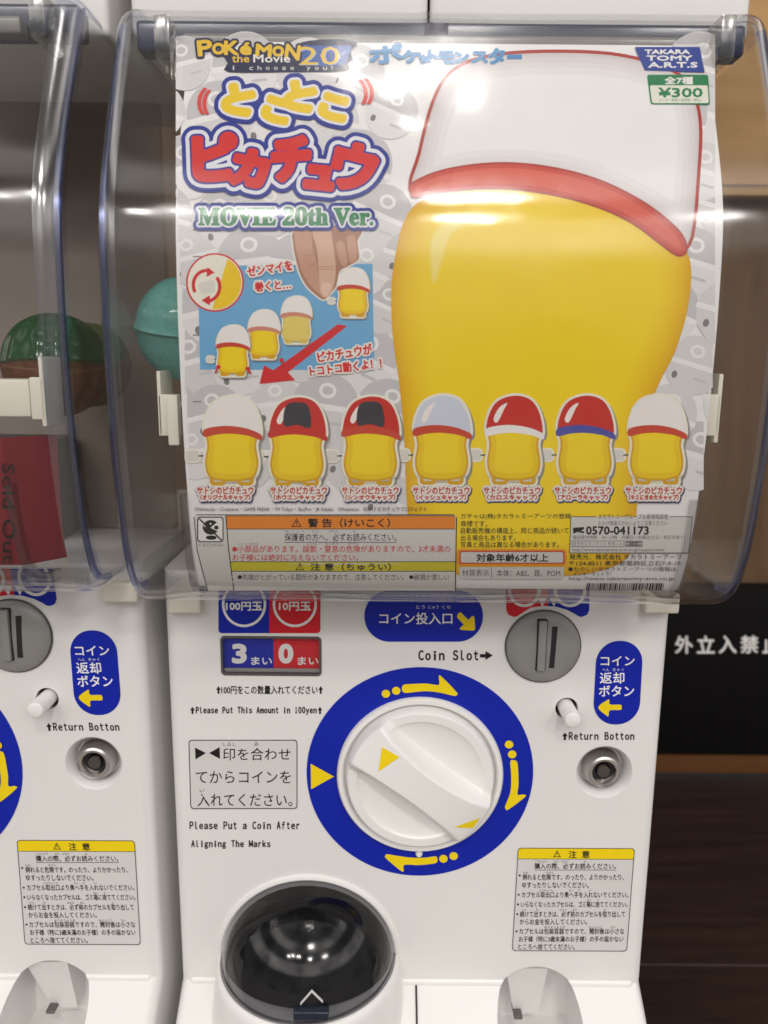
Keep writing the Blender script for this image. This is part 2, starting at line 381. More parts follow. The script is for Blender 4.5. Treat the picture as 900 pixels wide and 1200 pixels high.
ORG = Vector((0, 0.85, FZ))
wl = empty('wood_wall', (0, 0.84, FZ), 'dark brown wood panelled wall behind the machines', 'wall')
box('wall_panel', -2.5, 2.5, 0.84, 0.90, -0.66, 1.6, WALLW, wl)
bt = pp(820, 885, 0.80).z; bb = pp(820, 906, 0.80).z
box('baseboard', -2.5, 2.5, 0.80, 0.845, bb, bt, TRIM, wl, 0.002, 2)
litw = empty('lit_wall', (0.75, 0.80, 0.28), 'lighter golden panel added high on the wood wall, its colour standing in for light', 'wall panel')  # added panel: its golden wood paints the light on the upper wall
box('lit_wall_panel', 0.30, 1.30, 0.805, 0.838, 0.258, 0.75, LITW, litw, 0.004, 2)
box('lit_wall_face', 0.305, 0.795, 0.800, 0.8045, 0.272, 0.74, LITW, litw, 0.002, 2)
# black notice board
zt, zb = pp(850, 690, 0.79).z, pp(850, 884, 0.79).z
nb = empty('notice_board', (0.45, 0.79, zb), 'black board lettered in white, low against the wooden wall', 'sign')
box('board_panel', 0.10, 1.30, 0.79, 0.83, zb, zt, mat('matte_black_board', (0.0045, 0.0042, 0.0042), 0.6, spec=.15), nb, 0.003, 2)
BOARD = Surf([(0.79, .5), (0.79, .1), (0.79, -.3), (0.79, -1.2)])
p = Print(BOARD, 0.0012, 0.0003)
for i, ch in enumerate("外立入禁止"):
    x = 801.5+i*25.6
    p.sdf(glyphs([(ch, x, 755.5-0.1*i, 20, 20, 0, 0)]), [(0.55, INKW)], 0, 0.6)
p.build('board_lettering', nb)

# ================================================================== CAPSULE MACHINE
XL, XR = -0.1255, 0.165; XC = (XL+XR)/2
m1 = empty('capsule_machine', (XC, 0, FZ), 'white capsule toy machine behind the yellow toy poster, blue dial and whole front in view', 'capsule machine', 'capsule toy machines side by side')
# --- body: one profile pulled across, side edges rounded
prof = [(0.0, -0.114), (0.0, -0.380), (-0.018, -0.3935), (-0.032, -0.4035), (-0.034, -0.70), (0.26, -0.70), (0.26, -0.114)]
bm = bmesh.new()
a = [bm.verts.new((XL, y, z)) for y, z in prof]; b = [bm.verts.new((XR, y, z)) for y, z in prof]; k = len(prof)
bm.faces.new(a[::-1]); bm.faces.new(b)
for i in range(k): bm.faces.new((a[i], a[(i+1) % k], b[(i+1) % k], b[i]))
bmesh.ops.recalc_face_normals(bm, faces=bm.faces[:])
bm.edges.ensure_lookup_table()
es = [e for e in bm.edges if abs(e.verts[0].co.x-e.verts[1].co.x) < 1e-6 and max(e.verts[0].co.y, e.verts[1].co.y) < 0.01]
bmesh.ops.bevel(bm, geom=es, offset=0.0075, segments=6, affect='EDGES', profile=0.5)
es = [e for e in bm.edges if abs(e.verts[0].co.x-e.verts[1].co.x) > .2 and max(e.verts[0].co.y, e.verts[1].co.y) < 0.01 and e.verts[0].co.z < -.2 and e.verts[0].co.z > -.69]
bmesh.ops.bevel(bm, geom=es, offset=0.002, segments=3, affect='EDGES')
body = mkbm('body', bm, WHITE, m1)
# recess cutters
LOCK = pp(708, 905); PEG = pp(664, 830); OUT = Vector((-0.0445, 0, -0.365))
c0, c1 = pp(258, 745), pp(377, 792)
cutters = []
def cutter(V, F):
    o = mk('cutter', V, F, WHITE, m1, smooth=False)
    bm = bmesh.new(); bm.from_mesh(o.data)
    bmesh.ops.holes_fill(bm, edges=bm.edges[:]); bmesh.ops.recalc_face_normals(bm, faces=bm.faces[:]); bm.to_mesh(o.data); bm.free()
    cutters.append(o)
cutter(*lathe([(0.0182, 0.004), (0.0168, 0.0), (0.0150, -0.0018), (0.0128, -0.009)], LOCK, n=64))
cutter(*lathe([(0.0066, 0.004), (0.0066, -0.02)], PEG, n=40))
P2 = rrect(c0.x, c1.z, c1.x, c0.z, 0.0025)
cutter([(x, -.01, z) for x, z in P2]+[(x, .0045, z) for x, z in P2], [(i, (i+1) % len(P2), len(P2)+(i+1) % len(P2), len(P2)+i) for i in range(len(P2))])
AX, AZ, AR = pp(628, 1150).x, -0.3945, 0.0262
P2 = [(AX+AR*math.cos(R_(t)), AZ+AR*math.sin(R_(t))) for t in range(0, 181, 9)] + [(AX-AR*1.06, -0.432), (AX+AR*1.06, -0.432)]
cutter([(x, -.08, z) for x, z in P2]+[(x, .030, z) for x, z in P2], [(i, (i+1) % len(P2), len(P2)+(i+1) % len(P2), len(P2)+i) for i in range(len(P2))])
P2 = [(OUT.x+.0522*math.cos(R_(t)), OUT.z+.0522*math.sin(R_(t))) for t in range(-10, 191, 8)]
cutter([(x, -.02, z) for x, z in P2]+[(x, .09, z) for x, z in P2], [(i, (i+1) % len(P2), len(P2)+(i+1) % len(P2), len(P2)+i) for i in range(len(P2))])
cut(body, cutters)
# slit beside the outlet
q0, q1 = pp(488, 1149, -0.0045), pp(488.5, 1203, -0.019)
mk('panel_gap', [(q0.x-.0006, -.0021, -.3805), (q0.x+.0006, -.0021, -.3805), (q0.x+.0006, -.0205, -.3945), (q0.x-.0006, -.0205, -.3945)], [(0, 1, 2, 3)], DARK, m1, smooth=False)

# --- coin badge
p = Print(PANEL)
p.poly(rrect(256, 672, 315.5, 742, 4)[:7*2+99], BLUE, 0); p.poly([(311, 672), (315.5, 672), (315.5, 742), (311, 742)], BLUE, 0.5)
p.poly(rrect(311, 672, 375.5, 742, 4), RED, 0.2); p.poly([(311, 672), (315.5, 672), (315.5, 742), (311, 742)], BLUE, 1)
for cx, t, w in ((286, "100円玉", 21), (345.5, "10円玉", 18.5)):
    p.ring(ell(cx, 708, 26, 27), ell(cx, 708, 23, 24), INKW, 2)
    p.text(t, cx-w, cx+w, 705.5, 715.5, INKW, 2, 0.03)
p.build('coin_badge', m1)
# --- coin counter window
ct = mk('coin_counter', *lathe([(0.001, 0.0)], (0, 0, 0))[:1], [], DARK, m1) if False else None
fr_o, fr_i = rrect(c0.x, c1.z, c1.x, c0.z, 0.0025), rrect(c0.x+.0012, c1.z+.0012, c1.x-.0012, c0.z-.0012, 0.0018); k = len(fr_o)
V = [(x, -.0006, z) for x, z in fr_o]+[(x, -.0006, z) for x, z in fr_i]+[(x, .004, z) for x, z in fr_i]
F = [(i, (i+1) % k, k+(i+1) % k, k+i) for i in range(k)]+[(k+i, k+(i+1) % k, 2*k+(i+1) % k, 2*k+i) for i in range(k)]
cn = mk('coin_counter', V, F, mat('dark_grey_frame', (0.09, 0.085, 0.085), 0.3), m1)
CARD = Surf([(.0034, .5), (.0034, .1), (.0034, -.3), (.0034, -.7)])
p = Print(CARD)
p.poly([(255, 744), (320.5, 744), (320.5, 795), (255, 795)], BLUE, 0); p.poly([(320.5, 744), (380, 744), (380, 795), (320.5, 795)], RED, 0)
for ch, cx in (("3", 280.5), ("0", 335)):
    p.sdf(glyphs([(ch, cx, 766, 14.5, 20.5, 0, 0)]), [(1.5, INKW)], 1, .6)
    p.text("まい", cx+14, cx+38, 770, 779, INKW, 1, 0.02); p.poly(rrect(cx-4, 784, cx+5, 787, 1), LABEL, 1)
p.build('counter_card', cn)
box('counter_lens', c0.x+.0012, c1.x-.0012, -.0002, .0012, c1.z+.0012, c0.z-.0012, clear('counter_lens_plastic', (.96, .96, .96), .05, .02), cn, .0006, 2)
box('counter_sill', c0.x+.0012, c1.x-.0012, .0014, .0028, c1.z+.0012, c1.z+.0036, mat('smoked_sill', (0.30, 0.29, 0.285), .2), cn, .0008, 2)
# --- printed lines
def lines(name, rows):
    p = Print(PANEL)
    for t, x0, x1, y0, y1, bold in rows: p.text(t, x0, x1, y0, y1, BLACK, 0, bold)
    return p.build(name, m1)
p = Print(PANEL)
def arrow_up(p, x, y, w, h, m=BLACK, l=0): p.poly([(x, y-h/2), (x+w/2, y), (x+w/5, y), (x+w/5, y+h/2), (x-w/5, y+h/2), (x-w/5, y), (x-w/2, y)], m, l)
p.text("100円をこの数量入れてください", 259.5, 372, 803.5, 813.5, BLACK, 0, .012); arrow_up(p, 256, 808.5, 5.5, 9); arrow_up(p, 375.8, 808.5, 5.5, 9)
mono(p, "Please Put This Amount in 100yen", 229, 371.5, 835.728, 7.2, BLACK, 0, 0.33); arrow_up(p, 225.5, 832.5, 5.5, 8.5); arrow_up(p, 375, 832.5, 5.5, 8.5)
p.build('amount_lettering', m1)
p = Print(PANEL)
p.poly([(221.5, 867.5), (347.5, 866.2), (348.8, 947.5), (224, 949)], LABEL, 0)
fo = [(x+(1 if y > 905 else 0)*2*(1-(x-221)/127), y) for x, y in rrect(221, 867, 348.5, 948, 4)]
fi = [(x+(1 if y > 905 else 0)*2*(1-(x-221)/127), y) for x, y in rrect(222, 868, 347.5, 947, 3.2)]
p.ring(fo, fi, BLACK, 1)
p.poly([(228.5, 876), (241.5, 882.5), (229, 890)], BLACK, 1); p.poly([(257.5, 875.5), (245, 882.5), (257.8, 889.5)], BLACK, 1)
p.text("印を合わせ", 261.5, 340.5, 876.5, 891, BLACK, 1, .004); p.text("てからコインを", 229.5, 341, 903.5, 917.8, BLACK, 1, .004)
p.text("入れてください。", 231.5, 342.5, 930, 945, BLACK, 1, .004)
p.text("しるし", 261.5, 276.5, 870, 874.5, BLACK, 1); p.text("あ", 298, 303, 869.5, 874.3, BLACK, 1); p.text("い", 234, 239.5, 924.5, 928.5, BLACK, 1)
p.build('instruction_label', m1)
p = Print(PANEL); mono(p, "Please Put a Coin After", 221.5, 352, 971.5, 8.6, BLACK, 0, 0.33); mono(p, "Aligning The Marks", 223.5, 317.5, 992.524, 7.6, BLACK, 0, 0.33)
p.build('alignment_lettering', m1)
# --- dial
DC = pp(492, 907); DR = 0.0673
n = 128; ro, ri = DR, 0.0492
p = Print(PANEL, .0004, .0001)
ang = [2*math.pi*i/n for i in range(n)]
V = [(DC.x+r*math.cos(t), -.0004-h, DC.z+r*math.sin(t)) for r, h in ((ro, -.0004), (ro, 0), (ri, 0), (ri, -.0004)) for t in ang]
F = [(j*n+i, j*n+(i+1) % n, (j+1)*n+(i+1) % n, (j+1)*n+i) for j in range(3) for i in range(n)]
dp = mk('dial_plate', V, F, BLUE, m1, angle=30)
def arrow():
    global p
    if p.n: p.build('dial_arrow', dp)
    p = Print(PANEL, .0008, .0001)
p = Print(PANEL, .0008, .0001)
def dot(x, y, r=5): p.poly(ell(x, y, r, r*.93, 20), YEL, 0)
dot(452.2, 813); dot(464.3, 809.5)
p.poly(smooth_poly([(473, 802.5), (484, 801.5), (500, 801), (514, 802.5), (514.3, 794.5), (516.5, 792.2), (535, 811), (535, 814.5), (532, 815.5), (516, 811.8), (500, 810), (486, 811), (474.5, 812), (471, 808)], 4), YEL, 0)
arrow(); dot(596.6, 872.5); dot(600.2, 884)
p.poly(smooth_poly([(598, 892.5), (601.5, 890.8), (606, 893), (607.3, 905), (607.6, 920), (606.5, 931), (613.5, 931), (615.3, 934), (596, 948.5), (592.8, 948), (592, 944.5), (597.3, 931), (599, 920), (598.8, 905)], 4), YEL, 0)
arrow(); dot(531.6, 1003.2); dot(519.6, 1006.4)
p.poly(smooth_poly([(510, 1003.5), (498, 1005), (482, 1005), (466, 1003), (454, 1001), (451.5, 1003), (453, 1006.5), (470.5, 1021), (473, 1019.5), (474, 1013.5), (490, 1013.8), (505, 1012.5), (512, 1010.5), (512.5, 1006)], 4), YEL, 0)
arrow(); p.poly([(364, 895), (391.3, 910), (364.5, 925)], YEL, 0)
p.build('start_marker', dp)
rim = [(ri, 0.0), (ri, .0030), (ri-.0010, .0042), (ri-.0030, .0042), (ri-.0040, .003), (ri-.0046, -.001), (ri-.0056, -.001)]
mk('dial_rim', *lathe(rim, DC, n=128), WHITE2, m1, angle=50)
q = pp(491, 999.5); mk('dial_pointer', *lathe([(0, .0022), (.0016, .0020), (.0022, .0008), (.0022, 0)], q, n=20), WHITE2, m1)
# knob: a domed disc with a raised grip bar and scooped flanks
KR, BA = 0.0440, R_(-37.5)
def knob_h(x, y):
    r = math.hypot(x, y); u = x*math.cos(BA)+y*math.sin(BA); v = -x*math.sin(BA)+y*math.cos(BA)
    edge = max(0, min(1, (KR-r)/0.0022)); base = 0.0085*math.sqrt(max(0, 1-(1-edge)**2)) if r > KR-.0022 else 0.0085
    w = .0088+.0050*(abs(u)/KR)**2
    s = max(0, min(1, (abs(v)-w)/0.0065)); s = s*s*(3-2*s)
    top = 0.0085+.0105*math.sqrt(max(0, 1-(u/(KR*1.04))**2))
    dish = .0085-.0042*math.sqrt(max(0, 1-((r)/(KR-.0070))**2)) if r < KR-.0070 else .0085
    h = top*(1-s)+dish*s
    return h-.0085+base if r > KR-.0022 else h
V, F = [(DC.x, -knob_h(0, 0), DC.z)], []; nr, na = 90, 240
for i in range(1, nr+1):
    r = KR*(1-(1-i/nr)**1.25)
    for j in range(na):
        t = 2*math.pi*j/na; x, y = r*math.cos(t), r*math.sin(t); V.append((DC.x+x, -knob_h(x, y)+(.0085 if i == nr else 0), DC.z+y))
F += [(0, 1+j, 1+(j+1) % na) for j in range(na)]
F += [(1+i*na+j, 1+(i+1)*na+j, 1+(i+1)*na+(j+1) % na, 1+i*na+(j+1) % na) for i in range(nr-1) for j in range(na)]
kn = mk('dial_knob', V, F, WHITE2, m1, angle=60)
def knob_mark(tri):
    """a triangle printed on the grip: corners as (along the bar, across it), following its curve"""
    V, F = [], []; N = 6; A, B, C = [np.array(t, float) for t in tri]
    for i in range(N+1):
        for j in range(N+1-i):
            s_, t_ = i/N, j/N; q = A*(1-s_-t_)+B*s_+C*t_
            x = q[0]*math.cos(BA)-q[1]*math.sin(BA); y = q[0]*math.sin(BA)+q[1]*math.cos(BA); V.append((DC.x+x, -knob_h(x, y)-.00035, DC.z+y))
    idx = {}; c = 0
    for i in range(N+1):
        for j in range(N+1-i): idx[(i, j)] = c; c += 1
    for i in range(N):
        for j in range(N-i):
            F.append((idx[(i, j)], idx[(i+1, j)], idx[(i, j+1)]))
            if j < N-i-1: F.append((idx[(i+1, j)], idx[(i+1, j+1)], idx[(i, j+1)]))
    return mk('grip_mark', V, F, YEL, kn)
knob_mark(((-.0335, .0065), (-.0225, .0085), (-.0262, -.0062)))
knob_mark(((.0300, -.0070), (.0405, -.0020), (.0395, .0060)))
# --- coin slot lettering, label, disc
p = Print(PANEL)
p.poly(rrect(427, 692, 566, 752, 29.5, 12), BLUE, 0)
p.text("コイン投入口", 444.5, 530, 718, 731.5, INKW, 1, .012); p.text("とう", 488, 498, 709.5, 713.5, INKW, 1); p.text("にゅう", 502, 514, 709.5, 713.5, INKW, 1); p.text("くち", 518, 528, 709.5, 713.5, INKW, 1)
p.poly([(540, 717.5), (549, 726.5), (553.5, 721.5), (556, 723), (556.8, 737), (555, 739), (540, 738.2), (538.5, 736.5), (543.5, 732), (535.5, 723.5), (536, 720.5), (538, 718)], YEL, 1)
p.build('coin_slot_label', m1)
p = Print(PANEL); mono(p, "Coin Slot", 489.5, 562, 773.5, 11.2, BLACK, 0, 0.45)
p.poly([(562.5, 766.5), (569, 766.5), (569, 763), (577.5, 768), (569, 773.5), (569, 770.5), (562.5, 770.5)], BLACK, 0); p.build('coin_slot_lettering', m1)
p = Print(PANEL)
p.poly([(593, 680), (642, 680), (642, 710.3), (636, 710), (622, 712), (611, 719), (606, 722.3), (602, 723), (596, 720.5), (593.3, 715)], RED, 0)
p.poly([(642, 680), (691, 680), (690.6, 715), (688, 720.5), (682, 723), (678, 722.3), (673, 719), (664, 714.5), (652, 711), (642, 710.3)], BLUE, 0)
for cx in (614.5, 668): p.ring(ell(cx, 691, 19.5, 20.5), ell(cx, 691, 15.5, 17), INKW, 1)
p.poly([(630, 700), (641, 700), (635.5, 711)], INKW, 1); p.poly([(643.5, 700), (654.5, 700), (649, 711)], INKW, 1)
p.build('coin_slot_badge', m1)
CS = pp(636, 757); cr_ = 43/900*pp(636, 757).y if False else 0.0211
cs = mk('coin_slot', *lathe([(cr_, 0), (cr_, .0016), (cr_-.0008, .0026), (cr_*.8, .0040), (cr_*.5, .0048), (0.0, .0052)], CS, n=80), GREY, m1, angle=35)
a0, a1 = pp(649, 734, -.004), pp(649, 782, -.004)
mk('slot_opening', [(a0.x-.0018, -.0051, a1.z), (a0.x+.0012, -.0051, a1.z), (a0.x+.0020, -.0051, a0.z), (a0.x-.0010, -.0051, a0.z), (a0.x-.0018, .0, a1.z), (a0.x+.0012, 0, a1.z), (a0.x+.0020, 0, a0.z), (a0.x-.0010, 0, a0.z)],
   [(0, 1, 2, 3), (0, 4, 5, 1), (1, 5, 6, 2), (2, 6, 7, 3), (3, 7, 4, 0)], DARK, cs, smooth=False)
mk('slot_ring', *lathe([(cr_+.0008, 0), (cr_+.0008, .0010), (cr_+.0001, .0013)], CS, n=80), mat('slot_ring_grey', (.07, .068, .066), .4), cs)
b0, b1 = pp(636.5, 727, -.005), pp(634, 785, -.005)
box('ridge_gap', b0.x-.0031, b0.x+.0027, -.0056, 0, b1.z-.0006, b0.z+.0006, DARK, cs, .0005, 1)
box('slot_ridge', b0.x-.0024, b0.x+.0020, -.0074, 0, b1.z, b0.z, GREY, cs, .0007, 2)
# --- return peg, label, lock
mk('peg_hole', *lathe([(0.0, -.0195), (.0063, -.0195), (.0064, -.003)], PEG, n=40), mat('hole_grey', (.20, .18, .165), .6), m1)
pr = .0047
pg = mk('return_peg', *lathe([(pr, -.019), (pr, .0150), (pr-.0003, .0158), (pr-.001, .0162), (0, .0163)], PEG, n=40), WHITE2, m1)
p = Print(PANEL)
cap = [(x - (y-800)*0.055 + (0), y) for x, y in rrect(697, 751, 751.5, 849, 26, 10)]
p.poly(cap, BLUE, 0)
p.text("コイン", 704, 743.5, 769, 780, INKW, 1, .014); p.text("返却", 703, 731.5, 788, 801, INKW, 1, .014); p.text("ボタン", 702, 743, 803.5, 816, INKW, 1, .014)
p.text("へん", 706, 714, 783, 786.5, INKW, 1); p.text("きゃく", 718, 731, 783, 786.5, INKW, 1)
p.poly(smooth_poly([(701, 829), (711.5, 820.5), (714, 820.2), (715, 825.5), (727, 825.8), (728.5, 829), (727, 832), (714.7, 832.4), (713.2, 838.5), (711, 838.7)], 4), YEL, 1)
p.build('return_label', m1)
p = Print(PANEL); mono(p, "Return Botton", 666, 744, 866.8, 8.6, BLACK, 0, 0.33); arrow_up(p, 662, 862.8, 6.5, 9); p.build('return_lettering', m1)
lk = mk('lock', *lathe([(.0120, -.0088), (.0112, -.0030), (.0098, .0000), (.0086, .0006), (.0072, .0003), (.0064, -.0015), (.0058, -.0030)], LOCK, n=64), CHROME, m1, angle=35)
mk('keyway', *lathe([(.0060, -.0029), (.0046, -.0029), (.0042, -.0060)], LOCK, n=40), DARK, lk)
mk('lock_core', *lathe([(.0040, -.0050), (.0040, -.0012), (.0036, -.0006), (0, -.0005)], LOCK, n=40), STEEL, lk)
# --- caution sticker
def cmap(x, y):                                   # straight sticker box -> leaning quad in the picture
    u, v = (x-607)/137, (y-993.5)/121
    return (607+137*u - 7*v + (-2.2)*u*v, 993.5 + 121*v + .6*u)
p = Print(PANEL)
p.poly([cmap(*q) for q in rrect(607, 993.5, 744, 1114.5, 4)], LABEL, 0)
p.poly([cmap(*q) for q in rrect(607, 993.5, 744, 1006.5, 4)], YEL, 1); p.poly([cmap(*q) for q in ((607, 1000), (744, 1000), (744, 1006.5), (607, 1006.5))], YEL, 1.4)
p.ring([cmap(*q) for q in rrect(607, 993.5, 744, 1114.5, 4)], [cmap(*q) for q in rrect(607.8, 994.3, 743.2, 1113.7, 3.4)], BLACK, 2.5)
p.line([cmap(607.5, 1006.5), cmap(743.5, 1006.5)], .6, BLACK, 2.5)
p.ring([(652.8, 996.5), (657.3, 1004.5), (648.3, 1004.5)], [(652.8, 998.2), (655.9, 1003.7), (649.7, 1003.7)], BLACK, 3); p.poly([(652.4, 999.3), (653.2, 999.3), (653, 1002.8), (652.6, 1002.8)], BLACK, 3)
p.text("注", 666.5, 675.5, 997, 1005.5, BLACK, 3, .015); p.text("意", 682, 691, 997, 1005.5, BLACK, 3, .015)
rows = [("購入の際、必ずお読みください。", 626.5, 722, 1015), ("倒れると危険です。のったり、よりかかったり、", 612.5, 731, 1028), ("ゆすったりしないでください。", 612, 690, 1037.3),
        ("カプセル取出口より奥へ手を入れないでください。", 611.5, 736, 1048.6), ("いらなくなったカプセルは、ゴミ箱に捨ててください。", 610.5, 735.5, 1059.8),
        ("続けて出すときは、必ず前のカプセルを取り出して", 609.5, 732.5, 1071.3), ("からお金を投入してください。", 609, 688, 1080.3),
        ("カプセルは包装容器ですので、開封後は小さな", 608.5, 731.5, 1091.4), ("お子様（特に3歳未満のお子様）の手の届かない", 608, 730.5, 1100.5), ("ところへ捨ててください。", 607.5, 673.5, 1109.5)]
for i, (t, x0, x1, yc) in enumerate(rows): p.text(t, x0, x1, yc-3.5, yc+3.5, BLACK, 2.5, .010)
for x, yc in ((609, 1026), (607.8, 1048.6), (607, 1059.8), (606.3, 1071.3), (605.3, 1091.4)): p.poly(ell(x, yc, 1.3, 1.2, 12), BLACK, 2.5)
p.line([(626, 1019.6), (722, 1019.6)], .6, BLACK, 2.5)
for t, x0, x1, yy in (("こうにゅう", 627, 641, 1009.6), ("さい", 649, 655, 1009.6), ("かなら", 658, 666, 1009.6), ("よ", 684, 687, 1009.6), ("たお", 613, 619, 1022.8), ("きけん", 640, 649, 1022.8), ("とりだしぐち", 632, 648, 1043.6), ("おく", 667, 672, 1043.6), ("て", 677, 680, 1043.6), ("い", 690, 693, 1043.6),
                      ("ばこ", 688, 693, 1055), ("す", 700, 702, 1055), ("つづ", 611, 617, 1066.3), ("だ", 628, 631, 1066.3), ("かなら", 656, 664, 1066.3), ("まえ", 671, 676, 1066.3), ("と", 708, 710, 1066.3), ("ほうそうようき", 638, 662, 1086.6), ("かいふうご", 690, 706, 1086.6), ("ちい", 716, 721, 1086.6)):
    p.text(t, x0, x1, yy-1.3, yy+1.3, BLACK, 2.5, .0)
p.build('caution_sticker', m1)
# --- coin return tongue
q0, q1 = pp(593, 1135, .003), pp(642, 1135, .003); s0, s1 = pp(602, 1187, .016), pp(631, 1187, .016)
V = [tuple(q0), tuple(q1), tuple(s1), tuple(s0)]; V += [(x, .0305, z) for x, y, z in V]
mk('coin_return_tongue', V, [(0, 1, 2, 3), (0, 4, 5, 1), (1, 5, 6, 2), (2, 6, 7, 3), (3, 7, 4, 0)], WHITE, m1, smooth=False)
bx = pp(605, 1188, .012); box('return_catch', bx.x-.002, bx.x+.0035, .008, .02, bx.z-.001, bx.z+.0015, mat('catch_grey', (.12, .11, .10), .5), m1, .0005, 1)
# --- outlet: housing, dark chute, smoked visor with handle
RO = 0.0530
hs = [(RO-.0115, .0004), (RO-.010, .0010), (RO+.0010, .0012), (RO+.0030, 0.0), (RO+.0042, -.004), (RO+.0085, -.045), (RO+.010, -.12), (RO+.010, -.333)]
mk('outlet_housing', *lathe(hs, (OUT.x, 0, OUT.z+.004), 'Z', 64, math.pi*.985, 2*math.pi*1.0075, close=False), WHITE, m1, angle=50)
V, F = lathe([(0, 0), (1, 0)], (0, 0, 0), 'Z', 64)
mk('outlet_floor', [(OUT.x+x*(RO-.0012), y*(RO-(.0105 if y < 0 else .002)), OUT.z+.0056) for x, y, z in V], F, mat('outlet_floor_grey', (.05, .05, .053), .5), m1)
V, F = lathe([(.0519, -.0003), (.0519, -.06), (0, -.0605)], OUT, n=64, a0=R_(-8), a1=R_(188), close=False); mk('outlet_chute', V, F, mat('chute_black', (.022, .023, .027), .5), m1)
V, F = [], []; nu, nv = 40, 64                                  # quarter ball in front of the panel
for i in range(nu+1):
    e = R_(2+88*i/nu)
    for j in range(nv+1):
        t = math.pi + math.pi*j/nv; V.append((OUT.x+RO*math.cos(e)*math.cos(t), RO*math.cos(e)*math.sin(t)*.99-.0006, OUT.z+.0058+RO*math.sin(e)*.965))
F = [(i*(nv+1)+j, i*(nv+1)+j+1, (i+1)*(nv+1)+j+1, (i+1)*(nv+1)+j) for i in range(nu) for j in range(nv)]
vz = mk('outlet_visor', V, F, SMOKE, m1, angle=80)
V, F = [], []
for j in range(65):
    t = math.pi + math.pi*j/64
    for k in range(8):
        f = 2*math.pi*k/8; rr = RO+.0012*math.cos(f); V.append((OUT.x+rr*math.cos(t), rr*math.sin(t)-.0006, OUT.z+.0062+.0013*math.sin(f)))
F = [(j*8+k, j*8+(k+1) % 8, (j+1)*8+(k+1) % 8, (j+1)*8+k) for j in range(64) for k in range(8)]
mk('visor_rim', V, F, clear('visor_rim_plastic', (.50, .50, .52), .1, .08), vz)
hd = pp(365, 1186, -RO)
box('visor_handle', hd.x-.0098, hd.x+.0098, -RO-.0035, -RO+.002, hd.z-.0028, hd.z+.0028, mat('navy_handle', (.012, .018, .035), .2), vz, .0011, 3)
V, F = [], []
for sgn in (-1, 1):
    k = len(V); e = [(0, .0010), (0, -.0006), (sgn*.0062, -.0068), (sgn*.0062, -.0052)]
    for x, z in e:
        z0 = OUT.z+.0235+z; zz = (z0-OUT.z-.0058)/.965; rr = math.sqrt(max(0, RO*RO-zz*zz)); xx = hd.x-OUT.x+x; V.append((OUT.x+xx, -math.sqrt(max(0, rr*rr-xx*xx))*.99-.0012, z0))
    F.append((k, k+1, k+2, k+3))
mk('visor_mark', V, F, mat('embossed_mark', (.55, .55, .56), .3), vz, smooth=False)
V, F = [], []
for j in range(61):
    t = R_(-4+188*j/60)
    for k in range(8):
        f = 2*math.pi*k/8; rr = RO+.0016+.0022*math.cos(f); V.append((OUT.x+rr*math.cos(t), -.0022*math.sin(f), OUT.z+.0045+rr*math.sin(t)*.975))
F = [(j*8+k, j*8+(k+1) % 8, (j+1)*8+(k+1) % 8, (j+1)*8+k) for j in range(60) for k in range(8)]
mk('outlet_arch', V, F, WHITE, m1)

# --- clear cover
def catmull(P, n=8):
    P = np.array(P, float); out = []
    for i in range(len(P)-1):
        p0, p1, p2, p3 = P[max(0, i-1)], P[i], P[i+1], P[min(len(P)-1, i+2)]
        for j in range(n):
            t = j/n; out.append(0.5*((2*p1)+(-p0+p2)*t+(2*p0-5*p1+4*p2-p3)*t*t+(-p0+3*p1-3*p2+p3)*t**3))
    out.append(P[-1]); return np.array(out)
CP = catmull([(-.0105, .1618), (-.016, .1618), (-.025, .1614), (-.0340, .1592), (-.0400, .153), (-.0475, .138), (-.056, .121), (-.0655, .101), (-.0745, .080), (-.0800, .060), (-.0822, .030), (-.0824, 0.0),
              (-.0812, -.030), (-.0785, -.055), (-.0742, -.0800), (-.0685, -.097), (-.0620, -.1085), (-.0520, -.1150), (-.038, -.1175), (-.010, -.1180), (-.001, -.1180)], 6)
CSF = Surf(CP)
CXL, CXR = -0.1245, 0.1740
def offs(d):
    return CP - CSF.n*d                                           # inward
def shell(d, r, mats, name, parent):
    """cover sheet d inside the outer face, side edges rounded with radius r, side walls running back"""
    cols = []; xl, xr = CXL+d, CXR-d; N = 6
    for i in range(N+1):
        t = math.pi/2*i/N; cols.append((xl+r-r*math.cos(t-0) if False else xl+r*(1-math.sin(t)) if False else xl+r*(1-math.cos(math.pi/2-t)) if False else xl + r*(1-math.sin(math.pi/2*(1-i/N))) , d+r*(1-math.cos(math.pi/2*(1-i/N))), 1))
    cols = [(x, e, 1 if i < N else 0) for i, (x, e, _) in enumerate(cols)]
    M = [(x, d) for x in np.linspace(xl+r, xr-r, 9)[1:-1]]
    cols += [(x, e, 0) for x, e in M]
    cols += [(xl+xr-x, e, 1) for x, e, _ in cols[:N+1][::-1]]
    V, F, mi = [], [], []; K = len(CP)
    for x, e, _ in cols:
        q = offs(e); V += [(x, y, z) for y, z in q]
    for c in range(len(cols)-1):
        for i in range(K-1): F.append((c*K+i, c*K+i+1, (c+1)*K+i+1, (c+1)*K+i)); mi.append(1 if (cols[c][2] and c < N) or c >= len(cols)-1-N else 0)
    zt, zb = CP[:, 1].max()-d, CP[:, 1].min()+d
    for c in (0, len(cols)-1):                                    # side walls
        k = len(V); q = offs(cols[c][1]); x = cols[c][0]
        V += [(x, .09, min(max(z, zb+r), .150)) for y, z in q]
        for i in range(K-1): F.append((c*K+i, k+i, k+i+1, c*K+i+1)); mi.append(0)
    return mk(name, V, F, mats, parent, mi, angle=60)
cv = shell(0.0, 0.010, [CLEAR, EDGE], 'cover', m1)
shell(0.0026, 0.0075, [CLEAR, CLEAR], 'inner_face', cv)
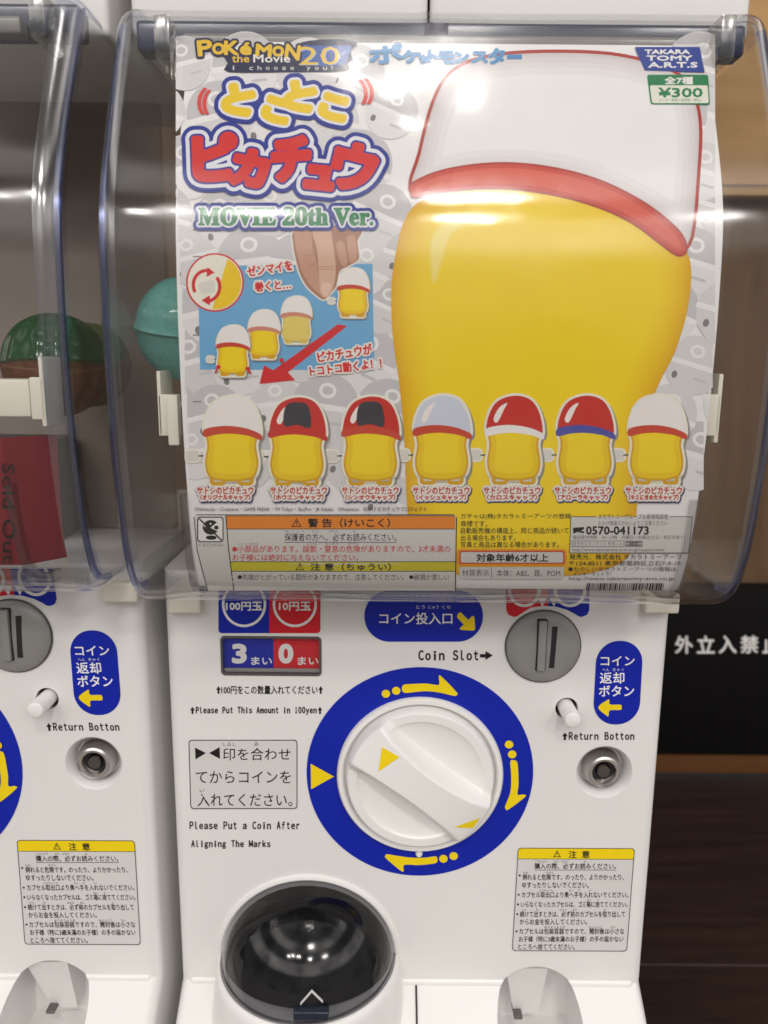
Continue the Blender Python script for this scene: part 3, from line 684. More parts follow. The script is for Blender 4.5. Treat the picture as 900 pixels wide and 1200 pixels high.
# coloured seam of thick plastic down both side edges
def strip(name, x0, x1, d0, d1, i0, i1, m, parent):
    V, F = [], []; a, b = offs(d0)[i0:i1], offs(d1)[i0:i1]; K = len(a)
    for x, q in ((x0, a), (x1, a), (x1, b), (x0, b)): V += [(x, y, z) for y, z in q]
    for s_ in range(4):
        t_ = (s_+1) % 4
        for i in range(K-1): F.append((s_*K+i, t_*K+i, t_*K+i+1, s_*K+i+1))
    for i in (0, K-1): F.append((i, K+i, 2*K+i, 3*K+i))
    return mk(name, V, F, m, parent, angle=50)
SEAM = clear('blue_seam_plastic', (0.40, 0.44, 0.66), .2, .06, extra=.08, gtint=(.75, .8, 1))
for x in (CXL+.0012, CXR-.0036): strip('edge_seam', x, x+.0024, .006, .0085, 16, len(CP)-12, SEAM, cv)
for x in (-.0935, .1400): strip('cover_rib', x, x+.0035, .0030, .0085, 79, len(CP)-10, RIB, cv)
# top frame inside the cover, clips, brackets, tabs
NAVY = mat('navy_top_frame', (0.028, 0.036, 0.075), 0.18, spec=0.6, var=.08)
GREYB = mat('grey_top_frame', (0.20, 0.19, 0.19), 0.22, spec=.6, var=.08)
tf = box('top_frame', CXL+.006, CXR-.006, -.024, -.0115, .1455, .1590, NAVY, m1, .002, 3)
box('frame_lip', CXL+.030, CXR-.030, -.033, -.0242, .1425, .1500, GREYB, tf, .0015, 3)
box('frame_latch', .017, .028, -.0262, -.0242, .1510, .1580, mat('purple_latch', (.02, .015, .06), .3), tf, .0008, 2)
CLIP = clear('clip_plastic', (.86, .85, .82), .15, .10)
for px in (193, 848):
    q = pp(px, 45, -.045); box('poster_clip', q.x-.0035, q.x+.0035, -.050, -.024, q.z-.010, q.z+.008, CLIP, m1, .001, 2)
# brackets that hold the card: plate, shelf, upright
for px0, px1, Yb in ((184, 212, -.066), (829, 842, -.0725)):
    a, b = pp(px0, 462, Yb), pp(px1, 511, Yb)
    bm = bmesh.new()
    bm_box(bm, a.x, b.x, Yb, Yb+.003, b.z, a.z, .0008, 2)
    if px0 < 400:
        bm_box(bm, a.x, a.x+.0018, Yb, Yb+.02, b.z, a.z+.0105, .0006, 2); bm_box(bm, b.x-.005, b.x, Yb-.0035, Yb, b.z-.004, a.z, .0008, 2)
        bm_box(bm, a.x+.002, b.x+.02, Yb+.0032, Yb+.045, a.z-.006, a.z-.004, .0006, 2)
    else:
        bm_box(bm, b.x-.002, b.x, Yb, Yb+.02, b.z-.003, a.z+.009, .0006, 2)
        bm_box(bm, a.x-.034, a.x-.0003, Yb+.0005, Yb+.022, b.z+.001, a.z-.001, .0015, 2)
    mkbm('card_bracket', bm, IVORY, m1)
for px0, px1 in ((197, 236), (755, 794)):
    a, b = pp(px0, 703, -.006), pp(px1, 718, -.006); box('corner_tab', a.x, b.x, -.0085, .004, b.z, a.z+.004, IVORY, m1, .0015, 3)
box('back_panel', CXL+.004, CXR-.004, .092, .10, -.1135, .1565, mat('grey_brown_back', (.27, .225, .195), .45, var=.12, scale=12), m1)
def mech(px0, px1, py0, py1, Y):
    a, b = pp(px0, py0, Y), pp(px1, py1, Y); return a, b
box('coin_hopper', -.06, .10, .05, .088, -.1138, -.05, mat('hopper_dark', (.03, .028, .027), .5), m1, .004, 2)

# second machine: a copy of the first with all its parts
def kids(o): return [c for c in COL.objects if c.parent == o]
def copy_tree(o, parent):
    c = o.copy(); COL.objects.link(c); c.parent = parent
    if o.name.split('.')[0] in ('cover', 'top_frame', 'back_panel') and parent is not None: c.location.x -= .0095
    for ch in kids(o):
        copy_tree(ch, c)
    return c
m2 = copy_tree(m1, None); m2.location = (XC-0.3015, -0.004, FZ+.005)
tag(m2, 'white capsule toy machine cut off by the photo edge, holding a dark red card', 'capsule machine', 'capsule toy machines side by side')

# machines of the upper row: only their white undersides show
for i, x in enumerate((XC, XC-.3015)):
    up = empty('upper_machine', (x, 0, .1570), ('white underside of the upper machine above the yellow toy poster' if i == 0 else 'white underside of the upper machine above the machine with the red card'), 'capsule machine', 'upper row of capsule machines')
    w0, w = .1452, (.156 if i == 0 else .1452)
    box('base', x-w0, x-.0006, -.0085, .14, .1575, .30, WHITE, up, .004, 3); box('base', x+.0006, x+w, -.0085, .14, .1575, .30, WHITE, up, .004, 3)

# ================================================================== POSTER
PI_ = 0.0050
i0 = int(np.argmin(np.abs(CP[:, 1]-.146)+10*(CP[:, 0] > 0))); i1 = int(np.argmin(np.abs(CP[:, 1]+.1105)+10*(CP[:, 0] > -.05)))
fine = catmull((CP - CSF.n*PI_)[i0:i1+1], 3)
PSF = Surf(fine)
po = empty('poster', ((-.0895+.1440)/2, -.075, -.105), 'curved white toy poster with big red and yellow Japanese titles behind the clear cover', 'poster')
PX0, PX1 = -.0900, .1437
def sheet(x0, x1, off, lo=0, hi=None, n=14):
    q = (PSF.p + PSF.n*off)[lo:hi]; V = [(x, y, z) for x in np.linspace(x0, x1, n) for y, z in q]; K = len(q)
    return V, [(c*K+i, c*K+i+1, (c+1)*K+i+1, (c+1)*K+i) for c in range(n-1) for i in range(K-1)]
mk('paper_sheet', *sheet(PX0, PX1, 0.0), PAPER, po)
mk('clear_sleeve', *sheet(PX0-.0012, PX1+.0022, 0.0016), SLEEVE, po)
Q = dict(base=.0002, step=.000012, ystep=7)
G1, G2, G3, G4 = ink('ghost_pale', (234, 232, 234)), ink('ghost_light', (222, 220, 223)), ink('ghost_mid', (205, 203, 207)), ink('ghost_dark', (130, 128, 130))
# --- background: faint grey capsules
p = Print(PSF, **Q)
def edge_x(y): return 203+max(0, (y-200))*.047
k = 0
for ry in range(10):
    for rx in range(-1, 11):
        cx = 222+rx*66+(33 if ry % 2 else 0)+((rx*7+ry*3) % 5-2)*3; cy = 80+ry*57+((rx*5+ry) % 4-1.5)*4; a = (-14, 9, 17, -7, 24)[(rx*3+ry*5) % 5]
        if cy > 590 or (480 < cx < 770 and 95 < cy) or cx > 870 or (480 < cx < 800 and cy < 95): continue
        z_ = .9+.25*((rx*3+ry*7) % 4)/3; c_, s_ = math.cos(R_(a))*z_, math.sin(R_(a))*z_; rot = lambda P: [(cx+x*c_-y*s_, cy+x*s_+y*c_) for x, y in P]
        p.clip = (edge_x(cy)+3, 838-max(0, cy-400)*.10); L = (k % 4)*3
        p.poly(rot(ell(0, 0, 34, 36, 40)), G2 if k % 2 else G1, L); p.poly(rot(ell(0, -2, 34, 33, 24, 180, 360)), G3 if k % 3 else G2, L+1)
        p.poly(rot([(-35, -3), (35, -3), (35, 3), (-35, 3)]), PAPER, L+2); p.ring(rot(ell(0, -17, 9, 8, 20)), rot(ell(0, -17, 5.5, 4.5, 20)), PAPER, L+2)
        p.poly(rot(ell(-19, 17, 3.4, 4.5, 16)), G4, L+2); p.poly(rot(rrect(4, 14, 20, 17, 1.2)), G3, L+2); k += 1
p.clip = None
for y in (268, 300, 392, 470, 530): p.poly([(208, y), (222, y), (222, y+2), (208, y+2)] if y < 200 else [(226, y), (236, y), (236, y+1.5), (226, y+1.5)], G4, 12)
p.build('ghost_pattern', po)
# --- big two-piece toy capsule: yellow lower half, white lid, red rim
Y0, Y1, Y2, Y3 = ink('amber', (226, 172, 20)), ink('golden', (238, 194, 24)), ink('sun_yellow', (246, 208, 30)), ink('lemon', (250, 218, 48))
p = Print(PSF, base=.0002+.000012*14, step=.000012, ystep=7)
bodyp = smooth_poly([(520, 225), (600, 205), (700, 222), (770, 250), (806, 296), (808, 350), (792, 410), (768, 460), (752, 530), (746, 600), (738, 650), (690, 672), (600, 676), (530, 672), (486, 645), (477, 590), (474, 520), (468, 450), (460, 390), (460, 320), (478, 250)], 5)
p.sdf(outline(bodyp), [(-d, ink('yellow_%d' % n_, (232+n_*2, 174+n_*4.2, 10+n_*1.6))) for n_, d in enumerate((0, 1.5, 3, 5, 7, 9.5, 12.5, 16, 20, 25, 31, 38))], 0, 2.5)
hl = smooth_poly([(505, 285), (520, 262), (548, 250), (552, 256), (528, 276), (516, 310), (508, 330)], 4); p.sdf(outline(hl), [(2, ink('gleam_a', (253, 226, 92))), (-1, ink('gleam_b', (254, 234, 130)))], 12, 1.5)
lid = smooth_poly([(484, 221), (492, 180), (508, 120), (530, 84), (575, 66), (650, 61), (730, 66), (795, 88), (818, 130), (818, 200), (806, 288), (770, 256), (720, 228), (660, 208), (600, 201), (540, 205)], 5)
LW0, LW1 = ink('lid_shade', (206, 198, 200)), ink('lid_white', (246, 242, 243))
p.sdf(outline(lid), [(3, ink('rim_dark', (176, 52, 40)))]+[(-d, ink('lid_%d' % n_, (214+n_*6, 206+n_*7, 208+n_*7))) for n_, d in enumerate((1, 3.5, 7, 12, 18, 26))], 14, 2.5)
rimp = smooth_poly([(482, 214), (520, 198), (580, 190), (640, 194), (700, 209), (755, 236), (795, 268), (806, 290), (800, 300), (786, 296), (740, 262), (690, 240), (630, 226), (570, 222), (515, 227), (486, 232), (480, 226)], 5)
p.sdf(outline(rimp), [(0, ink('rim_edge', (178, 50, 38))), (-2.5, ink('rim_red', (206, 68, 50))), (-7, ink('rim_light', (222, 92, 70)))], 22, 1.6)
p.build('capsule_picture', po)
# --- little toys: capsules with coloured lids and a white winding key
p = Print(PSF, base=.0002+.000012*36, step=.000012, ystep=7)
HALO = ink('halo', (244, 240, 226)); KEY = ink('key_white', (226, 222, 214)); SHADE = ink('drop_grey', (150, 148, 142))
def toy(cx, cy, s, lidc, rimc, front=None, fade=0.0, key=True, halo=True, l=0):
    yb = ink('toy_amber', (222, 168, 16)) if not fade else ink('toy_faded_edge', (222, 196, 90)); ym = ink('toy_yellow', (246, 206, 16)) if not fade else ink('toy_faded', (236, 212, 110))
    bo = [(cx+x*s, cy+y*s) for x, y in smooth_poly([(-31, -12), (-30, 10), (-33, 32), (-28, 48), (-14, 53), (0, 54), (14, 53), (28, 48), (33, 32), (30, 10), (31, -8), (0, -14)], 4)]; li = [(cx+x*s, cy+y*s) for x, y in smooth_poly([(-33, -6), (-31, -26), (-20, -44), (2, -51), (22, -45), (33, -26), (35, -2), (20, -8), (0, -11), (-18, -10)], 4)]
    ri = [(cx+x*s, cy+y*s) for x, y in smooth_poly([(-34, -10), (-18, -14), (0, -14.5), (20, -11), (36, -4), (36, 3), (22, -2), (0, -5), (-18, -4), (-34, -1)], 4)]
    if key:
        ky = [(cx+x*s, cy+y*s) for x, y in rrect(-56, 16, -40, 29, 4)]
        if halo: p.sdf(outline(ky), [(2.2*s, HALO), (0, KEY)], l, .9)
        else: p.poly(ky, KEY, l+1)
        p.line([(cx-41*s, cy+22.5*s), (cx-29*s, cy+22*s)], 1.6*s, BLACK, l+2)
    if halo:
        for sg in (bo, li, [(cx+x*s, cy+y*s) for x, y in rrect(-27, 44, 27, 59, 5)]):
            p.sdf(outline([(x+3*s, y+3*s) for x, y in sg]), [(2.5*s, SHADE)], l+2.2, 1.2); p.sdf(outline(sg), [(3.0*s, HALO)], l+3, 1.0)
    for fx in (-17, 17): p.poly([(cx+x*s, cy+y*s) for x, y in rrect(fx-10, 46, fx+10, 59, 5)], yb, l+3.5)
    p.sdf(outline(bo), [(0, yb), (-2.5*s, ym), (-9*s, ink('toy_bright', (253, 220, 26)) if not fade else ym)], l+4, 1.0); p.poly(li, lidc, l+6.2)
    p.poly([(cx+x*s, cy+y*s) for x, y in smooth_poly([(-25, -22), (-18, -36), (-8, -42), (-12, -34), (-20, -18)], 3)], ink('lid_gleam', (250, 240, 236)), l+6.6)
    if front: p.poly([(cx+x*s, cy+y*s) for x, y in smooth_poly([(-16, -16), (-14, -40), (0, -45), (14, -40), (17, -14), (0, -17)], 4)], front, l+7)
    p.poly(ri, rimc, l+8)
LIDW, LIDR, LIDB = ink('lid_cream', (246, 242, 240)), ink('lid_red', (206, 52, 44)), ink('lid_pale_blue', (214, 220, 236))
CHAR, RIMR, RIMB = ink('charcoal', (66, 62, 68)), ink('rim_small', (208, 74, 52)), ink('rim_blue', (84, 84, 170))
for cx, cy, lc, rc, fr in ((271.5, 513, LIDW, RIMR, None), (348, 514, LIDR, LIDR, CHAR), (434, 513, LIDR, RIMR, CHAR), (517.5, 512, LIDB, RIMR, None), (602, 512, LIDR, LIDW, None), (685.5, 512, LIDR, RIMB, None), (769.5, 512, LIDW, RIMR, None)):
    toy(cx, cy, .95, lc, rc, fr)
p.build('toy_row_picture', po)
# --- how-to picture
p = Print(PSF, base=.0002+.000012*14, step=.000012, ystep=7)
SKY = ink('sky_blue', (112, 176, 222)); ARW = ink('arrow_red', (216, 40, 44))
p.poly([(231.5, 312), (436.5, 309), (438.5, 434), (234.5, 433)], SKY, 0)
p.poly([(396, 380), (407, 382), (337.5, 436.5), (346, 445.5), (304, 450), (309.5, 428), (320, 434)], ARW, 1)
p.poly(ell(252, 331, 34, 34.5, 48), ARW, 2); p.poly(ell(252, 331, 32, 32.5, 48), HALO, 3)
p.poly(ell(252, 331, 31, 31.5, 30, -62, 96), ink('toy_yellow', (246, 206, 16)), 4)
p.poly(smooth_poly([(234, 332), (249, 328), (252, 334), (251, 342), (238, 344), (233, 339)], 3), KEY, 5)
p.ring(ell(243, 335, 18, 19, 18, 165, 300), ell(243, 335, 14.5, 15.5, 18, 165, 300), ARW, 6) if False else None
for cxa, cya, a0, a1 in ((242, 334, 150, 290), (242, 336, -40, 95)):
    o_, i_ = ell(cxa, cya, 17.5, 19, 16, a0, a1), ell(cxa, cya, 13.5, 15, 16, a0, a1)
    p.faces(o_+i_, [(i, i+1, 17+i+1, 17+i) for i in range(16)], ARW, 6)
p.poly([(243, 313), (242, 324.5), (251.5, 319.5)], ARW, 6); p.poly([(246, 346), (246, 358), (236, 352)], ARW, 6)
# the hand that winds the key, a printed photograph of a hand
SK0, SK1, SK2, SK3 = ink('skin_outline', (240, 236, 230)), ink('skin_shade', (176, 128, 106)), ink('skin_mid', (204, 156, 132)), ink('skin_light', (220, 178, 154))
hand = smooth_poly([(346, 270), (343.5, 287), (347, 305), (352, 322), (360, 336), (372, 347), (380, 351), (387, 344), (394, 335), (398, 318), (408, 312), (420, 304), (420, 292), (419, 282), (423, 268), (386, 264)], 4)
p.sdf(outline(hand), [(1.8, SK0), (0, SK1)], 7, .9)
p.poly(smooth_poly([(346, 270), (347, 290), (353, 316), (362, 332), (376, 345), (374, 330), (371, 308), (366, 290), (364, 270)], 4), SK2, 9)          # index finger
p.poly(smooth_poly([(366, 268), (371, 290), (373, 312), (374, 330), (376, 345), (382, 349), (389, 342), (393, 325), (393, 305), (390, 285), (386, 268)], 4), SK3, 10)  # thumb
p.poly(smooth_poly([(394, 288), (397, 283), (402, 284), (406, 296), (407, 308), (402, 312), (397, 303)], 4), SK2, 10)
p.poly(smooth_poly([(407, 278), (415, 276), (418, 288), (418, 303), (411, 308), (408, 294)], 4), SK2, 9.5)
p.poly(smooth_poly([(377, 333), (383, 331), (388, 334), (386, 344), (381, 347), (377, 342)], 4), ink('nail', (232, 196, 178)), 11)
for l_ in (((374, 313), (391, 312)), ((374, 316), (390, 315)), ((357, 300), (369, 299)), ((360, 312), (370, 309))): p.line(l_, .7, SK1, 11)
p.build('how_to_picture', po)
p = Print(PSF, base=.0002+.000012*40, step=.000012, ystep=7)
toy(347, 373, .50, LIDW, ink('rim_faded', (216, 140, 118)), None, 1, False, True, 0); toy(309, 390, .52, LIDW, ink('rim_faded', (216, 140, 118)), None, 0, False, True, 10)
toy(272.5, 409, .54, LIDW, RIMR, None, 0, True, True, 20); toy(413.5, 341, .52, LIDW, RIMR, None, 0, True, True, 0)
for a, b in (((252, 437), (256, 430)), ((294, 438), (290, 432)), ((334, 430), (330, 422))): p.line((a, b), 2.2, ARW, 30); p.poly(ell(b[0], b[1], 2.6, 2.6, 8), ARW, 30)
p.build('walking_toy_picture', po)
# --- titles
p = Print(PSF, base=.0002+.000012*42, step=.000012, ystep=7)
TB, TBL, TR, TY, TG = ink('title_blue', (36, 52, 150)), ink('title_light', (232, 232, 240)), ink('title_red', (218, 44, 40)), ink('title_yellow', (244, 206, 40)), ink('title_green', (44, 132, 84))
p.sdf(glyphs([("と", 280, 117, 30, 30, 12, .15), ("こ", 324, 129, 27, 24, 16, 0), ("と", 352, 113, 30, 29, 12, .15), ("こ", 391, 126, 28, 24, 16, 0)]), [(11.8, TB), (6.8, TBL), (3.9, TY)], 0, .7)
for cx, cy, a0, a1, s_ in ((268, 121, 150, 218, 1), (262, 120, 148, 222, 1), (400, 110, -40, 28, 1), (407, 109, -42, 30, 1)):
    o_, i_ = ell(cx, cy, 31, 26, 10, a0, a1), ell(cx+(1.6 if cx < 300 else -1.6), cy, 28, 25, 10, a0, a1)
    p.faces(o_+i_, [(i, i+1, 11+i+1, 11+i) for i in range(10)], ink('shake_red', (226, 76, 72)), 0)
p.sdf(glyphs([("ヒ", 250, 189, 38, 44, -4, 0), ("カ", 293, 198, 37, 38, 8, 0), ("チ", 341, 187, 40, 48, -6, .1), ("ュ", 374, 208, 30, 24, 6, 0), ("ウ", 415, 197, 46, 50, 10, 0)])if False else
      glyphs([("ピ", 252, 184, 46, 50, -2, 0), ("カ", 293, 197, 37, 38, 10, .05), ("チ", 341, 186, 40, 46, -4, .1), ("ュ", 374, 208, 29, 22, 6, 0), ("ウ", 415, 196, 46, 50, 14, 0)]),
      [(16.0, TB), (11.2, TBL), (6.8, TB), (4.5, TR)], 4, .8)
p.sdf(word("𝐌𝐎𝐕𝐈𝐄 𝟐𝟎𝐭𝐡 𝐕𝐞𝐫.", 233, 437, 243, 264), [(6.8, TB), (3.0, TBL), (0.95, TG)], 9, .6)
# maker and film marks along the top
NV, GOLD, CY = ink('film_navy', (24, 28, 72)), ink('film_gold', (238, 196, 52)), ink('film_blue', (52, 92, 170))
p.poly(smooth_poly([(268, 62), (345, 62), (352, 50), (385, 46), (418, 49), (411, 60), (413, 70), (407, 74), (404, 83), (340, 84), (268, 84), (267, 74)], 3), NV, 0)
p.poly(smooth_poly([(352, 54), (385, 48), (410, 52), (408, 66), (400, 76), (360, 76), (350, 66)], 4), CY, 1)
p.sdf(glyphs([("P", 240, 56, 16, 17, -6, 0), ("O", 256, 57, 13, 12, 0, 0), ("K", 271, 56, 15, 15, 0, 0), ("é", 288, 57, 12, 13, 2, 0), ("M", 309, 59, 17, 13, 4, 0), ("O", 326, 60, 12, 11, 4, 0), ("N", 343, 61, 16, 16, 8, 0)]), [(3.4, NV), (1.0, GOLD)], 2, .6)
p.text("the", 272, 292, 64, 73, GOLD, 4, .02); p.text("Movie", 297, 340, 64, 73, INKW, 4, .02); p.text("20", 350, 398, 54.5, 76, GOLD, 4, .0); p.text("20", 351, 399, 55.5, 76.5, ink('film_light', (160, 190, 226)), 3, .008)
for i, ch in enumerate("I choose you!"):
    if ch != ' ': p.text(ch, 273+i*9.6, 273+i*9.6+(4.5 if ch not in 'I!' else 1.2), 77 if ch in 'hI!' else 78.3, 82 if ch != 'y' else 83.2, INKW, 4, .0)
p.sdf(glyphs([("ポ", 452, 63, 38, 20, -6, 0), ("ケ", 482, 66, 20, 13, 0, 0), ("ッ", 497, 69, 11, 8, 0, 0), ("ト", 507, 66, 9, 13, 0, 0), ("モ", 523, 67, 17, 13, 0, 0), ("ン", 541, 67, 15, 11, 0, 0), ("ス", 562, 67, 17, 12, 0, 0), ("タ", 582, 66, 18, 17, 0, 0), ("ー", 603, 66.5, 15, 3, 0, 0)]), [(1.3, ink('sky_title', (64, 140, 200)))], 3, .5)
p.build('title_lettering', po)
# --- maker box, price box
p = Print(PSF, base=.0002+.000012*42, step=.000012, ystep=7)
GRN = ink('price_green', (26, 128, 78))
p.poly([(744, 55), (820, 55), (826, 84.5), (755.5, 82.7)], ink('maker_blue', (40, 66, 156)), 0)
for t, x0, x1, y0, y1 in (("TAKARA", 756, 808, 58.3, 63), ("TOMY", 758, 811, 65.3, 70.8), ("A.R.T.S", 760, 817, 73, 79)): p.sdf(word(t, x0, x1, y0, y1), [(.45, INKW)], 1, .4)
def pq(P): return [(x + (y-88)*.13*(1-(x-758)/72) + (y-88)*.06*((x-758)/72), y) for x, y in P]
p.poly(pq(rrect(758, 87.5, 830, 122.5, 3)), GRN, 0); p.poly(pq(rrect(760, 100, 828.5, 120.8, 2)), ink('price_cream', (236, 236, 222)), 1)
p.text("全7種", 779, 812, 90, 98.6, INKW, 1, .03); p.sdf(word("¥300", 772, 823, 103, 113.8), [(.55, GRN)], 2, .4); p.text("メーカー希望小売価格（税込）", 772, 822, 115.3, 119, GRN, 2, .01)
p.build('price_tag', po)
# --- captions of the toy row and of the how-to picture
p = Print(PSF, base=.0002+.000012*52, step=.000012, ystep=7)
CR, CN = ink('caption_red', (200, 66, 52)), ink('caption_navy', (48, 52, 110))
for cx, t in ((264, "（オリジナルキャップ）"), (350, "（ホウエンキャップ）"), (434, "（シンオウキャップ）"), (517, "（イッシュキャップ）"), (600, "（カロスキャップ）"), (683, "（アローラキャップ）"), (766, "（キミにきめたキャップ）")):
    a, b = word("サトシのピカチュウ", cx-33, cx+33, 570.5, 579), word(t, cx-29, cx+29, 579.6, 586)
    p.sdf(np.concatenate([a+np.array([0.8, 1.0]), b+np.array([.8, 1.0])]), [(2.9, CN)], 0, .7)
    p.sdf(np.concatenate([a, b]), [(2.2, SK0), (0.35, CR)], 1, .5)
p.build('toy_captions', po); p = Print(PSF, base=.0002+.000012*52, step=.000012, ystep=7)
for t, cx, cy, w, h, rot in (("ゼンマイを", 316, 314.5, 53, 11.5, -9), ("巻くと…", 319.5, 334.5, 42, 11, -5), ("ピカチュウが", 404, 413.5, 64, 12, -9), ("トコトコ動くよ！！", 405, 430.5, 84, 11.5, -7)):
    p.sdf(word(t, 0, 0, 0, 0, tilt(cx, cy, w, h, rot)), [(2.4, SK0), (0.5, ARW)], 1, .55)
p.build('how_to_caption', po); p = Print(PSF, base=.0002+.000012*52, step=.000012, ystep=7)
p.text("©Nintendo・Creatures・GAME FREAK・TV Tokyo・ShoPro・JR Kikaku　©Pokémon　©2017 ピカチュウプロジェクト", 228, 500, 593.8, 600, BLACK, 1, .0)
p.build('copyright_line', po)
# --- warning box
p = Print(PSF, base=.0002+.000012*42, step=.000012, ystep=5)
ORN, OLV, WR = ink('warn_orange', (236, 138, 40)), ink('warn_yellow', (212, 200, 44)), ink('warn_red', (206, 60, 66))
yb = 692
p.poly([(227, 606), (230, 603), (532, 603), (535, 606), (533.5, yb), (244, yb), (231, 645)], LABEL, 0)
p.line([(227.3, 606), (231, 645), (243.5, yb)], 1, BLACK, 1); p.line([(230, 603.2), (532, 603.2)], 1, BLACK, 1); p.line([(535, 606), (533.5, yb)], 1.2, BLACK, 1)
p.poly([(265, 604.5), (533.5, 604.5), (533.5, 620), (266, 620)], ORN, 1); p.poly([(269.5, 658.3), (533.3, 658.3), (533.2, 669.5), (271, 669.5)], OLV, 1)
for y, x0 in ((604.5, 264.5), (620, 266), (658.3, 269.5), (669.5, 271)): p.line([(x0, y), (533.5, y)], .8, BLACK, 2)
p.line([(264.7, 604), (267.5, 640), (271, 668), (274, yb)], 1.2, BLACK, 2)
def tri(cx, cy, r):
    p.ring([(cx, cy-r), (cx+r*1.1, cy+r*.8), (cx-r*1.1, cy+r*.8)], [(cx, cy-r*.62), (cx+r*.78, cy+r*.6), (cx-r*.78, cy+r*.6)], BLACK, 2); p.line([(cx, cy-r*.4), (cx, cy+r*.35)], 1, BLACK, 2)
tri(347.5, 613, 5.5); tri(351.5, 664.3, 4.8)
p.text("警 告（けいこく）", 361, 457, 607.5, 618, BLACK, 2, .022); p.text("注 意（ちゅうい）", 364, 458, 660, 668.6, BLACK, 2, .022)
p.text("保護者の方へ、必ずお読みください。", 333.5, 464.5, 625, 634, BLACK, 2, .006); p.line([(333, 635.6), (465, 635.6)], .7, BLACK, 2)
p.text("小部品があります。誤飲・窒息の危険がありますので、3才未満の", 278.5, 527.5, 639, 647.5, WR, 2, .008); p.poly(ell(275, 643.6, 3, 2.8, 16), WR, 2); p.text("お子様には絶対に与えないでください。", 272.5, 419.5, 649.3, 657.3, WR, 2, .008)
p.text("先端がとがっている箇所がありますので、注意してください。　破損が激しい", 284, 526, 672.5, 680, BLACK, 2, .0); p.poly(ell(281, 676.3, 2.6, 2.4, 12), BLACK, 2); p.poly(ell(482, 676.3, 2.6, 2.4, 12), BLACK, 2)
for t, x0, x1, y in (("ほ ご しゃ", 334, 357, 622.8), ("かた", 366, 374, 622.8), ("かなら", 386, 396, 622.8), ("よ", 414, 417, 622.8), ("しょう ぶひん", 279, 303, 637.2), ("ごいん", 360, 372, 637.2), ("ちっそく", 381, 396, 637.2), ("きけん", 408, 420, 637.2)): p.text(t, x0, x1, y-1.3, y+1.2, BLACK, 2, .0)
# do-not-put-in-mouth pictogram
p.poly(rrect(231, 605.5, 262, 635.5, 4), BLACK, 1); p.poly(rrect(232.3, 606.8, 260.7, 634.2, 3.2), INKW, 2)
p.poly([(246.5, 618.5)]+ell(247, 618, 9.5, 8.6, 26, 32, 318), BLACK, 3); p.poly(ell(253.5, 618.3, 2.6, 2.4, 12), BLACK, 3); p.poly(ell(247.5, 630, 6.5, 2.6, 18), BLACK, 3); p.poly(ell(246.8, 613.8, 1.2, 1.2, 8), INKW, 4)
p.line([(233.5, 608), (259.5, 633)], 1.8, BLACK, 4); p.line([(233.3, 610.2), (241, 617.5)], .9, INKW, 4.5); p.text("くちにいれない", 233.5, 262.5, 636.6, 640.6, BLACK, 2, .012)
p.build('warning_box', po)
# --- fine print
p = Print(PSF, base=.0002+.000012*42, step=.000012, ystep=5)
for t, x1, y in (("ガチャは(株)タカラトミーアーツの登録", 669, 605.3), ("商標です。", 571, 613.7), ("自動販売機の構造上、同じ商品が続いて", 666.5, 621.8), ("出る場合もあります。", 604, 630.2), ("写真と商品は異なる場合があります。", 655, 638.2)): p.text(t, 540, x1, y-3.6, y+3.6, BLACK, 2, .0)
p.poly(rrect(535.5, 643.5, 664, 663, 4), ink('glow_orange', (238, 150, 40)), 0); p.poly(rrect(538.5, 645.6, 661.5, 660.6, 2.5), ink('age_red', (196, 60, 40)), 1); p.poly(rrect(540, 647, 660, 659.3, 2), LABEL, 2)
p.text("対象年齢6才以上", 558.5, 642.5, 649, 658.3, BLACK, 3, .025)
p.poly([(538, 664.5), (661, 664.5), (660, 678.5), (539, 678.5)], LABEL, 1); p.line([(575.5, 664.8), (576, 678.2)], .6, BLACK, 2); p.text("材質表示", 541.5, 573, 667.5, 675.2, BLACK, 2, .0); p.text("本体：ABS、鉄、POM", 582, 656.5, 667.5, 675.8, BLACK, 2, .0)
p.poly([(669, 605.5), (811.5, 605.5), (807, 648), (667.5, 648)], LABEL, 1)
for a, b in (((669, 605.5), (699, 605.5)), ((784, 605.5), (811.5, 605.5)), ((811.5, 605.5), (807, 648)), ((807, 648), (667.5, 648)), ((667.5, 648), (669, 605.5))): p.line((a, b), .8, BLACK, 2)
p.text("タカラトミーグループお客様相談室", 701, 783, 602.3, 608.6, BLACK, 2, .0); p.text("おかけ間違えのないようご注意ください", 701, 782, 610.2, 615.8, BLACK, 2, .0)
p.poly([(671.5, 618.5), (684.5, 617.5), (684, 620.5), (671.8, 625.5)], BLACK, 2); p.line([(671.5, 621), (684.5, 624)], 2.2, BLACK, 2); p.sdf(word("0570-041173", 687, 760, 617, 626.3), [(.45, BLACK)], 2, .45)
p.text("電話受付時間　10～17時　月曜日～金曜日(土日・祝日を除く)", 671.5, 802.5, 627.3, 632.8, BLACK, 2, .0)
p.text("タカラトミーアーツ サポート", 671.5, 729, 634.8, 640, BLACK, 2, .0); p.frame(670, 633.7, 731.5, 641, .6, .6, BLACK, 2); p.poly(rrect(732.5, 633.5, 753, 641, 1), ink('search_grey', (140, 138, 138)), 2); p.text("検索", 737.5, 748.5, 634.8, 640, BLACK, 3, .0)
p.text("http://www.takaratomy-arts.co.jp/support.html", 671, 778, 642.4, 647.2, BLACK, 2, .0)
p.text("発売元：株式会社 タカラトミーアーツ", 667.5, 798.5, 649.3, 655.8, BLACK, 2, .004); p.text("〒124-8511 東京都葛飾区立石7-9-10", 667, 797.5, 657, 663, BLACK, 2, .0)
